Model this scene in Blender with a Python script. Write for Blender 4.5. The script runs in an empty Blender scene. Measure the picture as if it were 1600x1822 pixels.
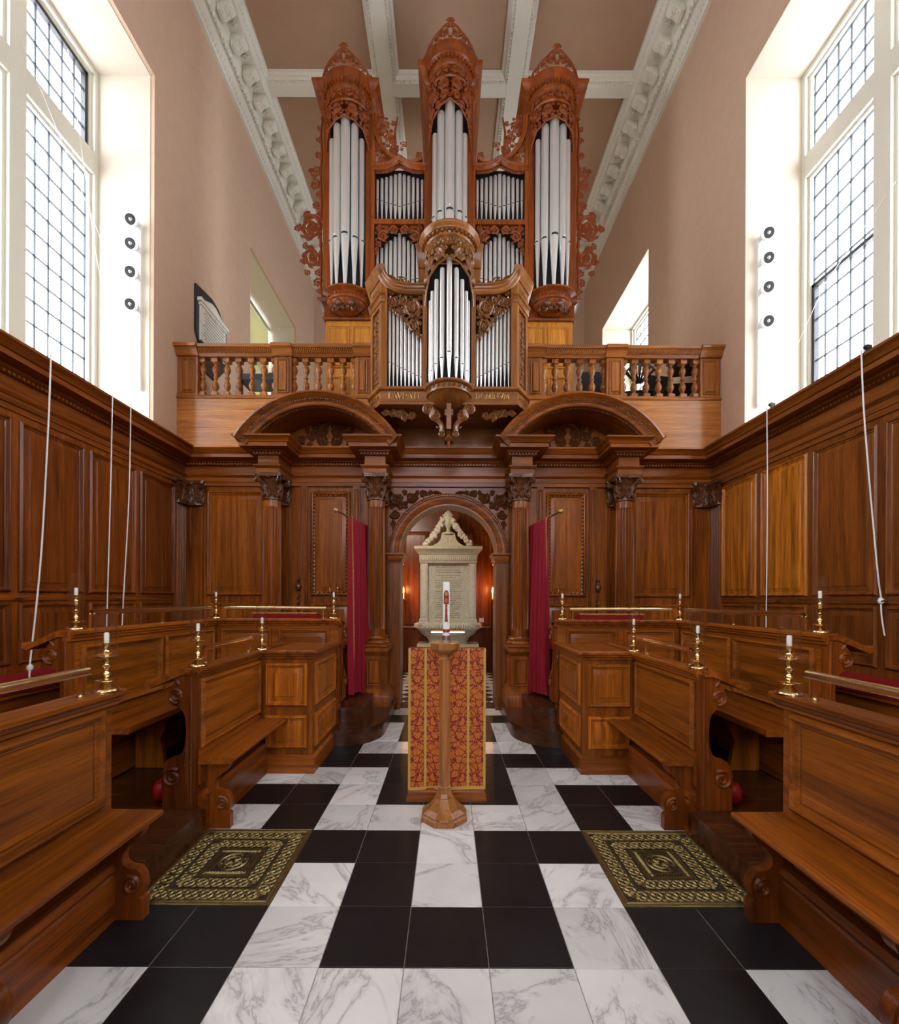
import bpy, math, random
from math import sin, cos, pi, hypot, atan2, sqrt
from mathutils import Vector, Matrix

C = bpy.context.scene.collection
scene = bpy.context.scene

# ---------------------------------------------------------------- camera
cam_d = bpy.data.cameras.new('camera'); cam = bpy.data.objects.new('camera', cam_d); C.objects.link(cam)
cam_d.sensor_fit = 'HORIZONTAL'; cam_d.sensor_width = 36.0; cam_d.lens = 36.0 * 765 / 1600
cam_d.shift_x = 0.0016; cam_d.shift_y = 0.0969; cam_d.clip_start = 0.05; cam_d.clip_end = 200
cam.matrix_world = Matrix.Translation((0, 0, 1.5)) @ Matrix.Rotation(pi / 2, 4, 'X') @ Matrix.Rotation(0.0042, 4, 'Z')
scene.camera = cam

# ---------------------------------------------------------------- sky and exposure
world = bpy.data.worlds.new('overcast_sky'); scene.world = world; world.use_nodes = True
bg = world.node_tree.nodes['Background']
bg.inputs['Color'].default_value = (0.82, 0.915, 1.0, 1); bg.inputs['Strength'].default_value = 9.8
vs = scene.view_settings
vs.view_transform = 'Standard'; vs.look = 'None'; vs.gamma = 1.0; vs.use_curve_mapping = False; vs.exposure = 0.86

def portal(name, loc, rot, sx, sy):
    l = bpy.data.lights.new(name, 'AREA'); l.shape = 'RECTANGLE'; l.size = sx; l.size_y = sy; l.energy = 1
    l.cycles.is_portal = True
    o = bpy.data.objects.new(name, l); o.location = loc; o.rotation_euler = rot; C.objects.link(o)
WINS = [(-6.6, -4.23), (-2.0, 0.37), (2.94, 5.31), (7.88, 10.25)]
for y0, y1 in WINS:
    for s in (-1, 1):
        if s < 0 and y0 > 7: continue
        portal('window_portal', (s * 4.55, (y0 + y1) / 2, 5.65), (0, s * pi / 2, 0), 4.7, y1 - y0)

portal('window_portal', (0, -8.3, 6.1), (pi / 2, 0, 0), 2.8, 4.6)

# ---------------------------------------------------------------- mesh helpers
class MB:
    def __init__(s): s.v = []; s.f = []
    def add(s, vs, fs):
        o = len(s.v)
        s.v.extend([tuple(p) for p in vs]); s.f.extend([tuple(i + o for i in f) for f in fs])
        return s
    def hexa(s, p):
        return s.add(p, [(0, 3, 2, 1), (4, 5, 6, 7), (0, 1, 5, 4), (1, 2, 6, 5), (2, 3, 7, 6), (3, 0, 4, 7)])
    def box(s, x0, x1, y0, y1, z0, z1):
        return s.hexa([(x0, y0, z0), (x1, y0, z0), (x1, y1, z0), (x0, y1, z0), (x0, y0, z1), (x1, y0, z1), (x1, y1, z1), (x0, y1, z1)])
    def fbox(s, P, a0, a1, b0, b1, c0, c1):
        return s.hexa([P(a0, b0, c0), P(a1, b0, c0), P(a1, b1, c0), P(a0, b1, c0), P(a0, b0, c1), P(a1, b0, c1), P(a1, b1, c1), P(a0, b1, c1)])
    def prism(s, poly, P, c0, c1):
        n = len(poly)
        vs = [P(u, v, c0) for u, v in poly] + [P(u, v, c1) for u, v in poly]
        fs = [tuple(range(n))[::-1], tuple(range(n, 2 * n))] + [(i, (i + 1) % n, n + (i + 1) % n, n + i) for i in range(n)]
        return s.add(vs, fs)
    def lathe(s, prof, c=(0, 0, 0), seg=16, a0=0.0, a1=2 * pi, sx=1.0, sy=1.0, cap=True):
        full = abs(a1 - a0 - 2 * pi) < 1e-6
        m = seg if full else seg + 1
        vs = []
        for r, z in prof:
            for i in range(m):
                a = a0 + (a1 - a0) * i / seg
                vs.append((c[0] + r * sx * cos(a), c[1] + r * sy * sin(a), c[2] + z))
        fs = []
        for j in range(len(prof) - 1):
            for i in range(seg):
                k = (i + 1) % m if full else i + 1
                fs.append((j * m + i, j * m + k, (j + 1) * m + k, (j + 1) * m + i))
        if cap and full:
            fs.append(tuple(range(m))[::-1]); fs.append(tuple((len(prof) - 1) * m + i for i in range(m)))
        elif cap:
            for j in (0, len(prof) - 1):
                fs.append(tuple(j * m + i for i in range(m)))
        return s.add(vs, fs)
    def sweep(s, path, prof, n, closed=False, caps=True, pclosed=True):
        n = Vector(n).normalized(); pts = [Vector(p) for p in path]; N = len(pts); M = len(prof); vs = []
        for i in range(N):
            d0 = (pts[i] - pts[i - 1]) if (i > 0 or closed) else None
            d1 = (pts[(i + 1) % N] - pts[i]) if (i < N - 1 or closed) else None
            s0 = d0.cross(n).normalized() if d0 else None
            s1 = d1.cross(n).normalized() if d1 else None
            if s0 is None: m = s1
            elif s1 is None: m = s0
            else:
                q = 1 + s0.dot(s1)
                m = (s0 + s1) / max(q, 0.15)
            for a, b in prof: vs.append(tuple(pts[i] + m * a + n * b))
        fs = []
        R = N if closed else N - 1; Q = M if pclosed else M - 1
        for i in range(R):
            j = (i + 1) % N
            for k in range(Q):
                l = (k + 1) % M
                fs.append((i * M + k, i * M + l, j * M + l, j * M + k))
        if not closed and caps and pclosed:
            fs.append(tuple(range(M))); fs.append(tuple((N - 1) * M + k for k in range(M))[::-1])
        return s.add(vs, fs)
    def tube(s, path, r, seg=8, caps=True):
        pts = [Vector(p) for p in path]; N = len(pts)
        rs = r if isinstance(r, (list, tuple)) else [r] * N
        t = (pts[1] - pts[0]).normalized()
        u = t.orthogonal().normalized(); vs = []
        for i in range(N):
            t2 = (pts[min(i + 1, N - 1)] - pts[max(i - 1, 0)])
            t2 = t2.normalized() if t2.length > 1e-9 else t
            u = (u - t2 * u.dot(t2)).normalized(); w = t2.cross(u); t = t2
            for k in range(seg):
                a = 2 * pi * k / seg
                vs.append(tuple(pts[i] + (u * cos(a) + w * sin(a)) * rs[i]))
        fs = [(i * seg + k, i * seg + (k + 1) % seg, (i + 1) * seg + (k + 1) % seg, (i + 1) * seg + k) for i in range(N - 1) for k in range(seg)]
        if caps: fs += [tuple(range(seg))[::-1], tuple((N - 1) * seg + k for k in range(seg))]
        return s.add(vs, fs)
    def ball(s, c, r, seg=8, rings=5, sc=(1, 1, 1)):
        prof = [(max(1e-4, r * sin(pi * j / rings)), -r * cos(pi * j / rings) * sc[2]) for j in range(rings + 1)]
        return s.lathe(prof, c, seg, sx=sc[0], sy=sc[1])
    def mesh(s, name, smooth=35):
        me = bpy.data.meshes.new(name); me.from_pydata(s.v, [], s.f); me.update()
        if smooth:
            me.shade_smooth(); me.set_sharp_from_angle(angle=math.radians(smooth))
        return me

WO = {}
def link(o, parent=None, at=(0, 0, 0)):
    """link a mesh whose vertices are relative to the world point AT"""
    C.objects.link(o)
    if parent is not None:
        o.parent = parent; o.location = Vector(at) - WO[parent.name]
    else: o.location = at
    WO[o.name] = Vector(at); return o
def ob(name, mb, mat, parent=None, smooth=35, label=None, kind=None, cat=None, group=None):
    me = mb.mesh(name, smooth) if isinstance(mb, MB) else mb
    if not me.materials: me.materials.append(M[mat] if isinstance(mat, str) else mat)
    o = link(bpy.data.objects.new(name, me), parent)
    return tag(o, label, cat, group, kind)
def inst(name, me, at, parent=None, rot=0.0, scale=None, label=None):
    o = link(bpy.data.objects.new(name, me), parent, at)
    if rot: o.rotation_euler = (0, 0, rot)
    if scale: o.scale = scale
    if label: o['label'] = label
    return o
def tag(o, label=None, cat=None, group=None, kind=None):
    if label: o['label'] = label
    if cat: o['category'] = cat
    if group: o['group'] = group
    if kind: o['kind'] = kind
    return o
def thing(name, label, cat, at=(0, 0, 0), group=None):
    o = bpy.data.objects.new(name, None); o.empty_display_size = 0.1
    link(o, None, at); return tag(o, label, cat, group)
def shared(name, mb, mat, smooth=35):
    me = mb.mesh(name, smooth); me.materials.append(M[mat]); return me
def copy_tree(o, loc, label=None, rot=None):
    c = o.copy(); C.objects.link(c); c.location = loc
    if rot is not None: c.rotation_euler = (0, 0, rot)
    if label: c['label'] = label
    WO[c.name] = Vector(loc)
    for ch in list(o.children):
        d = ch.copy(); C.objects.link(d); d.parent = c
        for g in list(ch.children):
            e = g.copy(); C.objects.link(e); e.parent = d
    return c
def frame(O, u, v, n):
    O, u, v, n = Vector(O), Vector(u), Vector(v), Vector(n)
    return lambda a, b, c=0.0: tuple(O + u * a + v * b + n * c)
def arc(cx, cy, r, a0, a1, n, ry=None):
    ry = r if ry is None else ry
    return [(cx + r * cos(a0 + (a1 - a0) * i / n), cy + ry * sin(a0 + (a1 - a0) * i / n)) for i in range(n + 1)]

# raised and fielded panel (moulding + bevelled field) on a frame P(a, b, c)
BOL = [(0.006, 0), (0.006, 0.010), (0.0, 0.022), (-0.010, 0.028), (-0.018, 0.024), (-0.022, 0.012), (-0.034, 0.008), (-0.040, -0.002)]
def panel_mb(mb, O, u, n, w, h, mo=1.0, raise_=0.010, bev=0.035, v=(0, 0, 1)):
    u, v, n = Vector(u), Vector(v), Vector(n); P = frame(O, u, v, n)
    loop = [P(0, 0), P(w, 0), P(w, h), P(0, h)]
    nn = u.cross(v)
    sg = 1 if nn.dot(n) > 0 else -1
    if sg < 0: loop = loop[::-1]
    mb.sweep(loop, [(a * mo, b * mo) for a, b in BOL], n, closed=True, pclosed=False)
    i0 = 0.039 * mo; i1 = i0 + bev
    c0, c1 = 0.001, raise_ + 0.009
    vs = [P(i0, i0, c0), P(w - i0, i0, c0), P(w - i0, h - i0, c0), P(i0, h - i0, c0),
          P(i1, i1, c0 + (c1 - c0) * .6), P(w - i1, i1, c0 + (c1 - c0) * .6), P(w - i1, h - i1, c0 + (c1 - c0) * .6), P(i1, h - i1, c0 + (c1 - c0) * .6)]
    i2 = i1 + 0.003
    vs += [P(i2, i2, c1), P(w - i2, i2, c1), P(w - i2, h - i2, c1), P(i2, h - i2, c1)]
    fs = []
    for a in (0, 4):
        for k in range(4): fs.append((a + k, a + (k + 1) % 4, a + 4 + (k + 1) % 4, a + 4 + k))
    fs.append((8, 9, 10, 11))
    return mb.add(vs, fs)
def panel(parent, O, u, n, w, h, mat, name='panel', **kw):
    return ob(name, panel_mb(MB(), O, u, n, w, h, **kw), mat, parent)

# ---- carved scrollwork
def stroke(mb, P, pts, wid, hgt):
    n = len(pts); vs = []
    for i, (x, y) in enumerate(pts):
        x0, y0 = pts[max(i - 1, 0)]; x1, y1 = pts[min(i + 1, n - 1)]
        l = hypot(x1 - x0, y1 - y0) or 1; nx, ny = -(y1 - y0) / l, (x1 - x0) / l
        w = wid[i]; hh = min(hgt, w * 1.3)
        vs += [P(x + nx * w, y + ny * w, hh * .25), P(x, y, hh), P(x - nx * w, y - ny * w, hh * .25), P(x, y, -hh * .4)]
    fs = [(i * 4 + k, i * 4 + (k + 1) % 4, i * 4 + 4 + (k + 1) % 4, i * 4 + 4 + k) for i in range(n - 1) for k in range(4)]
    mb.add(vs, fs)
def spiral(cx, cy, r0, r1, a0, turns, n):
    out = []
    for i in range(n + 1):
        t = i / n; a = a0 + turns * 2 * pi * t; r = r0 + (r1 - r0) * (t ** 0.8)
        out.append((cx + r * cos(a), cy + r * sin(a)))
    return out
def leaf(mb, P, x, y, ang, L, W, curl, hgt, n=5):
    pts = []; a = ang
    px, py = x, y
    for i in range(n + 1):
        pts.append((px, py)); px += cos(a) * L / n; py += sin(a) * L / n; a += curl / n
    prof = [.35, .8, 1, .85, .5, .05]
    stroke(mb, P, pts, [W * prof[i] for i in range(n + 1)], hgt)
def scroll(mb, P, cx, cy, r, a0, d, hgt, turns=1.45, leaves=5, n=20, wd=0.15):
    pts = spiral(cx, cy, r * .92, r * .16, a0, d * (turns + .15), n)
    stroke(mb, P, pts, [r * (wd - wd * .4 * i / n) for i in range(n + 1)], hgt)
    x, y = cx, cy
    for k in range(4):
        leaf(mb, P, x, y, a0 + k * pi / 2, r * .30, r * .11, d * 1.0, hgt * 1.2, 3)
    for k in range(leaves):
        t = (k + .3) / leaves * 0.62; i = int(t * n); px, py = pts[i]
        a = atan2(py - cy, px - cx)
        leaf(mb, P, px, py, a + d * 1.0, r * .62, r * .13, d * 1.4, hgt, 4)
        if k % 2 == 0: leaf(mb, P, px, py, a + pi - d * 0.7, r * .42, r * .13, d * -1.0, hgt, 4)
def inpoly(p, poly):
    x, y = p; c = False; j = len(poly) - 1
    for i in range(len(poly)):
        xi, yi = poly[i]; xj, yj = poly[j]
        if (yi > y) != (yj > y) and x < (xj - xi) * (y - yi) / (yj - yi + 1e-12) + xi: c = not c
        j = i
    return c
def dpoly(p, poly):
    m = 1e9; n = len(poly)
    for i in range(n):
        ax, ay = poly[i]; bx, by = poly[(i + 1) % n]; dx, dy = bx - ax, by - ay
        t = max(0, min(1, ((p[0] - ax) * dx + (p[1] - ay) * dy) / (dx * dx + dy * dy + 1e-12)))
        m = min(m, hypot(p[0] - ax - t * dx, p[1] - ay - t * dy))
    return m
PACK = {}
def pack(poly, rmax, rmin, seed=1, cand=900):
    key = (tuple(poly), rmax, rmin, seed)
    if key in PACK: return PACK[key]
    rnd = random.Random(seed); xs = [p[0] for p in poly]; ys = [p[1] for p in poly]; pts = []
    while len(pts) < cand:
        p = (rnd.uniform(min(xs), max(xs)), rnd.uniform(min(ys), max(ys)))
        if inpoly(p, poly): pts.append((p[0], p[1], dpoly(p, poly)))
    pts.sort(key=lambda q: -q[2])
    out = []; r = rmax
    while r >= rmin:
        for x, y, d in pts:
            if d < r * .93: continue
            if all(hypot(x - a, y - b) > (r + c) * .93 for a, b, c in out): out.append((x, y, r))
        r *= .8
    PACK[key] = out
    return out
def carve(mb, P, poly, rmax, rmin, hgt, seed=1, leaves=5, mirror=None, links=True, n=20, wd=0.15):
    rnd = random.Random(seed * 7 + 1); cs = pack(poly, rmax, rmin, seed)
    for i, (x, y, r) in enumerate(cs):
        a0 = rnd.uniform(0, 6.28); d = 1 if rnd.random() < .5 else -1
        scroll(mb, P, x, y, r, a0, d, hgt, leaves=leaves, n=n, wd=wd)
        if mirror is not None: scroll(mb, P, 2 * mirror - x, y, r, pi - a0, -d, hgt, leaves=leaves, n=n, wd=wd)
        if links and i:
            q = min(cs[:i], key=lambda c: hypot(c[0] - x, c[1] - y) - c[2])
            dx, dy = q[0] - x, q[1] - y; l = hypot(dx, dy) or 1
            A = (x + dx / l * r * .85, y + dy / l * r * .85); B = (q[0] - dx / l * q[2] * .8, q[1] - dy / l * q[2] * .8)
            mid = ((A[0] + B[0]) / 2 - dy / l * r * .2, (A[1] + B[1]) / 2 + dx / l * r * .2)
            w = min(r, q[2]) * .17
            stroke(mb, P, [A, mid, B], [w, w, w], hgt)
            if mirror is not None: stroke(mb, P, [(2 * mirror - p[0], p[1]) for p in (A, mid, B)], [w, w, w], hgt)
    return mb

# ---------------------------------------------------------------- materials
M = {}
def mat(name):
    m = bpy.data.materials.new(name); m.use_nodes = True; nt = m.node_tree
    M[name] = m
    return m, nt, nt.nodes['Principled BSDF']
def nd(nt, t, **kw):
    n = nt.nodes.new(t)
    for k, v in kw.items():
        if hasattr(n, k) and not isinstance(v, tuple): setattr(n, k, v)
        elif k in n.inputs: n.inputs[k].default_value = v
    return n
def ramp(nt, fac, stops):
    r = nt.nodes.new('ShaderNodeValToRGB'); e = r.color_ramp.elements
    while len(e) < len(stops): e.new(0.5)
    for i, (p, c) in enumerate(stops):
        e[i].position = p; e[i].color = (*c, 1) if len(c) == 3 else c
    nt.links.new(fac, r.inputs['Fac']); return r
def coords(nt, scale, rot=(0, 0, 0)):
    tc = nt.nodes.new('ShaderNodeTexCoord'); mp = nt.nodes.new('ShaderNodeMapping')
    mp.inputs['Scale'].default_value = scale; mp.inputs['Rotation'].default_value = rot
    nt.links.new(tc.outputs['Object'], mp.inputs['Vector']); return mp.outputs['Vector']
def noise(nt, vec, scale, detail=4, rough=.55, dist=0.0):
    n = nt.nodes.new('ShaderNodeTexNoise'); n.inputs['Scale'].default_value = scale; n.inputs['Detail'].default_value = detail
    n.inputs['Roughness'].default_value = rough; n.inputs['Distortion'].default_value = dist
    nt.links.new(vec, n.inputs['Vector']); return n
def wood(name, dark, light, axis='z', rough=.38, var=.30, coat=0.0):
    dark = tuple(c * k for c, k in zip(dark, (.94, .84, .70))); light = tuple(c * k for c, k in zip(light, (1.10, .96, .80)))
    m, nt, b = mat(name); L = nt.links
    f = 26.0; sc = {'x': (1.2, f, f), 'y': (f, 1.2, f), 'z': (f, f, 1.2)}[axis]
    info = nt.nodes.new('ShaderNodeObjectInfo')
    tc = nt.nodes.new('ShaderNodeTexCoord'); mp = nt.nodes.new('ShaderNodeMapping'); mp.inputs['Scale'].default_value = sc
    L.new(tc.outputs['Object'], mp.inputs['Vector'])
    off = nt.nodes.new('ShaderNodeVectorMath'); off.operation = 'ADD'
    mul = nt.nodes.new('ShaderNodeMath'); mul.operation = 'MULTIPLY'; mul.inputs[1].default_value = 37.0
    L.new(info.outputs['Random'], mul.inputs[0]); L.new(mp.outputs['Vector'], off.inputs[0]); L.new(mul.outputs[0], off.inputs[1])
    n1 = noise(nt, off.outputs[0], 0.55, 5, .6, .8)
    n2 = noise(nt, off.outputs[0], 4.0, 3, .6)
    md = tuple((a + c) / 2 for a, c in zip(dark, light))
    r = ramp(nt, n1.outputs['Fac'], [(.30, dark), (.52, md), (.72, light)])
    pore = ramp(nt, n2.outputs['Fac'], [(.36, (.55, .5, .45)), (.52, (1, 1, 1))])
    mx = nt.nodes.new('ShaderNodeMixRGB'); mx.blend_type = 'MULTIPLY'; mx.inputs['Fac'].default_value = .7
    L.new(r.outputs['Color'], mx.inputs['Color1']); L.new(pore.outputs['Color'], mx.inputs['Color2'])
    hs = nt.nodes.new('ShaderNodeHueSaturation')
    mr = nt.nodes.new('ShaderNodeMapRange'); mr.inputs['To Min'].default_value = 1 - var * .6; mr.inputs['To Max'].default_value = 1 + var * .6
    L.new(info.outputs['Random'], mr.inputs['Value']); L.new(mr.outputs['Result'], hs.inputs['Value']); L.new(mx.outputs['Color'], hs.inputs['Color'])
    L.new(hs.outputs['Color'], b.inputs['Base Color'])
    b.inputs['Roughness'].default_value = rough * .88; b.inputs['Specular IOR Level'].default_value = .38
    b.inputs['Coat Weight'].default_value = coat; b.inputs['Coat Roughness'].default_value = .2
    bp = nt.nodes.new('ShaderNodeBump'); bp.inputs['Strength'].default_value = .12; bp.inputs['Distance'].default_value = .004
    L.new(n2.outputs['Fac'], bp.inputs['Height']); L.new(bp.outputs['Normal'], b.inputs['Normal'])
    return m
def plain(name, col, rough=.5, metal=0.0, bump=0.0, bscale=40.0, var=0.0, spec=.5, sheen=0.0):
    m, nt, b = mat(name); b.inputs['Roughness'].default_value = rough; b.inputs['Metallic'].default_value = metal
    b.inputs['Specular IOR Level'].default_value = spec; b.inputs['Sheen Weight'].default_value = sheen
    v = coords(nt, (1, 1, 1)); n = noise(nt, v, bscale, 4)
    r = ramp(nt, n.outputs['Fac'], [(.3, tuple(c * (1 - var) for c in col)), (.7, tuple(min(1, c * (1 + var)) for c in col))])
    nt.links.new(r.outputs['Color'], b.inputs['Base Color'])
    if bump:
        bp = nt.nodes.new('ShaderNodeBump'); bp.inputs['Strength'].default_value = bump; bp.inputs['Distance'].default_value = .01
        nt.links.new(n.outputs['Fac'], bp.inputs['Height']); nt.links.new(bp.outputs['Normal'], b.inputs['Normal'])
    return m
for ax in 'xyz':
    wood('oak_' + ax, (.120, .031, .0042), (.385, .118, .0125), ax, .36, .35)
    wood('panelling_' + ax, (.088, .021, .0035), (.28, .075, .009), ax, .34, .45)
wood('oak_panel_z', (.21, .057, .0065), (.56, .185, .018), 'z', .33, .30)
wood('oak_panel_y', (.135, .037, .005), (.39, .125, .0135), 'y', .33, .30)
wood('oak_panel_x', (.15, .042, .006), (.40, .13, .015), 'x', .33, .30)
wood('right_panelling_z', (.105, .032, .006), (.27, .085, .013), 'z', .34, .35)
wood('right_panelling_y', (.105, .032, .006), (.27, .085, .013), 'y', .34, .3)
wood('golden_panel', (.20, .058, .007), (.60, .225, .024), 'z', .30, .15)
wood('fascia_oak', (.27, .10, .022), (.50, .22, .060), 'x', .30, .2)
wood('gallery_oak', (.17, .055, .010), (.36, .135, .030), 'x', .33, .2)
wood('gallery_oak_z', (.17, .055, .010), (.36, .135, .030), 'z', .33, .25)
wood('organ_oak', (.14, .030, .0035), (.32, .078, .009), 'z', .38, .25)
wood('organ_oak_light', (.40, .15, .018), (.62, .28, .042), 'z', .36, .15)
wood('chair_case', (.16, .056, .012), (.34, .135, .030), 'z', .32, .2)
wood('chair_case_x', (.15, .052, .011), (.32, .125, .028), 'x', .32, .2)
wood('step_oak', (.045, .015, .006), (.12, .042, .016), 'x', .28, .2)
wood('stand_oak', (.30, .12, .035), (.50, .23, .08), 'z', .35, .1)
plain('carving_red', (.20, .040, .0045), .5, bump=.2, bscale=60, var=.35, spec=.25)
plain('carving_brown', (.20, .072, .016), .34, bump=.2, bscale=60, var=.35)
plain('carving_dark', (.12, .038, .010), .27, bump=.2, bscale=60, var=.35)
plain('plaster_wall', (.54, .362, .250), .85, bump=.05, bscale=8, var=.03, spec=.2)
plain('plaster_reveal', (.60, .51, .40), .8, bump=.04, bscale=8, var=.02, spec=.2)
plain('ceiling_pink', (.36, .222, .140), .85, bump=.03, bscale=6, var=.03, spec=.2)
plain('plaster_white', (.66, .62, .52), .7, bump=.15, bscale=50, var=.05, spec=.25)
plain('paint_cream', (.62, .58, .48), .5, var=.02)
plain('pipe_tin', (.74, .74, .72), .36, metal=.75, var=.03, bscale=3)
plain('pipe_slot', (.012, .012, .012), .8)
plain('interior_shade', (.010, .009, .009), .9)  # near-black colour stands for the shade inside both organ cases
plain('brass', (.80, .61, .32), .2, metal=1.0, var=.08, bscale=20)
plain('old_brass', (.30, .235, .095), .40, metal=.9, bump=.1, var=.25, bscale=25)
plain('gilt', (.52, .30, .10), .4, metal=.7, var=.1)
plain('iron', (.05, .045, .045), .45, metal=.6, var=.2)
plain('lead', (.035, .037, .045), .6, metal=.2, var=.2)
plain('velvet', (.25, .004, .014), .75, bump=.15, bscale=120, var=.25, sheen=.08, spec=.2)
plain('braid', (.55, .30, .07), .5, var=.3, bscale=80)
plain('red_leather', (.42, .010, .014), .3, var=.1)
plain('red_cloth', (.30, .010, .012), .8, bump=.1, bscale=150, var=.15, spec=.2)
plain('wax', (.86, .82, .70), .4, var=.02)
plain('candle_white', (.88, .86, .80), .45, var=.02)
plain('red_wax', (.30, .02, .015), .5, var=.1)
plain('rope_white', (.80, .78, .74), .7, var=.05, bscale=100)
plain('white_plastic', (.82, .81, .78), .35, var=.01)
plain('black_plastic', (.012, .012, .013), .35, var=.1)
plain('black_cloth', (.010, .010, .011), .85, var=.2)
plain('slate', (.02, .02, .022), .35, var=.2)
plain('stone_monument', (.58, .56, .42), .55, bump=.15, bscale=25, var=.16)
plain('stone_light', (.70, .66, .55), .5, bump=.1, bscale=25, var=.1)
plain('letter_dark', (.06, .06, .05), .7)
plain('pit_shade', (.03, .02, .015), .8)  # near-black for the shade below the floor grates
plain('grout', (.30, .28, .25), .9, var=.3)
plain('steel', (.55, .55, .56), .25, metal=.9)

def marble(name, base, vein, vs_, amt, rough):
    m, nt, b = mat(name); L = nt.links
    info = nt.nodes.new('ShaderNodeObjectInfo'); tc = nt.nodes.new('ShaderNodeTexCoord')
    mul = nt.nodes.new('ShaderNodeMath'); mul.operation = 'MULTIPLY'; mul.inputs[1].default_value = 91.0
    off = nt.nodes.new('ShaderNodeVectorMath'); off.operation = 'ADD'
    L.new(info.outputs['Random'], mul.inputs[0]); L.new(tc.outputs['Object'], off.inputs[0]); L.new(mul.outputs[0], off.inputs[1])
    rt = nt.nodes.new('ShaderNodeVectorRotate'); rt.rotation_type = 'Z_AXIS'
    L.new(off.outputs[0], rt.inputs['Vector']); L.new(mul.outputs[0], rt.inputs['Angle'])
    st = nt.nodes.new('ShaderNodeMapping'); st.inputs['Scale'].default_value = (1, .45, 1); L.new(rt.outputs[0], st.inputs['Vector'])
    n = noise(nt, st.outputs[0], vs_, 7, .62, 1.4)
    ab = nt.nodes.new('ShaderNodeMath'); ab.operation = 'SUBTRACT'; ab.inputs[1].default_value = .5; L.new(n.outputs['Fac'], ab.inputs[0])
    ab2 = nt.nodes.new('ShaderNodeMath'); ab2.operation = 'ABSOLUTE'; L.new(ab.outputs[0], ab2.inputs[0])
    r = ramp(nt, ab2.outputs[0], [(0.0, vein), (.012, tuple(v * .35 + c * .65 for v, c in zip(vein, base))), (.05, base)])
    n2 = noise(nt, off.outputs[0], 2.2, 3)
    r2 = ramp(nt, n2.outputs['Fac'], [(.35, (1 - amt, 1 - amt, 1 - amt)), (.62, (1, 1, 1))])
    mx = nt.nodes.new('ShaderNodeMixRGB'); mx.blend_type = 'MULTIPLY'; mx.inputs['Fac'].default_value = 1
    L.new(r.outputs['Color'], mx.inputs['Color1']); L.new(r2.outputs['Color'], mx.inputs['Color2'])
    mr = nt.nodes.new('ShaderNodeMapRange'); mr.inputs['To Min'].default_value = .82; mr.inputs['To Max'].default_value = 1.08
    L.new(info.outputs['Random'], mr.inputs['Value'])
    hs = nt.nodes.new('ShaderNodeHueSaturation'); L.new(mx.outputs['Color'], hs.inputs['Color']); L.new(mr.outputs['Result'], hs.inputs['Value'])
    L.new(hs.outputs['Color'], b.inputs['Base Color']); b.inputs['Roughness'].default_value = rough
marble('marble_white', (.88, .875, .85), (.50, .49, .49), 2.4, .12, .25)
marble('marble_black', (.010, .010, .012), (.016, .016, .018), 3.0, .3, .42)

def glass_mat(name, refl, tint=(1, 1, 1)):
    m = bpy.data.materials.new(name); m.use_nodes = True; nt = m.node_tree; nt.nodes.clear(); M[name] = m
    out = nt.nodes.new('ShaderNodeOutputMaterial'); t = nt.nodes.new('ShaderNodeBsdfTransparent'); t.inputs['Color'].default_value = (*tint, 1)
    g = nt.nodes.new('ShaderNodeBsdfGlossy'); g.inputs['Roughness'].default_value = .03
    fr = nt.nodes.new('ShaderNodeLayerWeight'); fr.inputs['Blend'].default_value = .5
    pw = nt.nodes.new('ShaderNodeMath'); pw.operation = 'POWER'; pw.inputs[1].default_value = 1.6; nt.links.new(fr.outputs['Facing'], pw.inputs[0])
    ml = nt.nodes.new('ShaderNodeMath'); ml.operation = 'MULTIPLY_ADD'; ml.inputs[1].default_value = refl; ml.inputs[2].default_value = .075; nt.links.new(pw.outputs[0], ml.inputs[0])
    mx = nt.nodes.new('ShaderNodeMixShader')
    nt.links.new(ml.outputs[0], mx.inputs[0]); nt.links.new(t.outputs[0], mx.inputs[1]); nt.links.new(g.outputs[0], mx.inputs[2])
    nt.links.new(mx.outputs[0], out.inputs[0])
glass_mat('window_glass', .10, (.97, .98, 1.0))
glass_mat('lamp_glass', .75, (.98, .98, .985))
def emit(name, col, st):
    m, nt, b = mat(name); b.inputs['Base Color'].default_value = (*col, 1); b.inputs['Emission Color'].default_value = (*col, 1); b.inputs['Emission Strength'].default_value = st
emit('lamp_glow', (1.0, .42, .08), 30)
m, nt, b = mat('roller_blind')
b.inputs['Base Color'].default_value = (.72, .66, .42, 1); b.inputs['Roughness'].default_value = .8
b.inputs['Transmission Weight'].default_value = 0.0
tr = nt.nodes.new('ShaderNodeBsdfTranslucent'); tr.inputs['Color'].default_value = (.50, .46, .26, 1)
mx = nt.nodes.new('ShaderNodeMixShader'); mx.inputs[0].default_value = .35
nt.links.new(b.outputs[0], mx.inputs[1]); nt.links.new(tr.outputs[0], mx.inputs[2])
nt.links.new(mx.outputs[0], nt.nodes['Material Output'].inputs[0])
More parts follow.
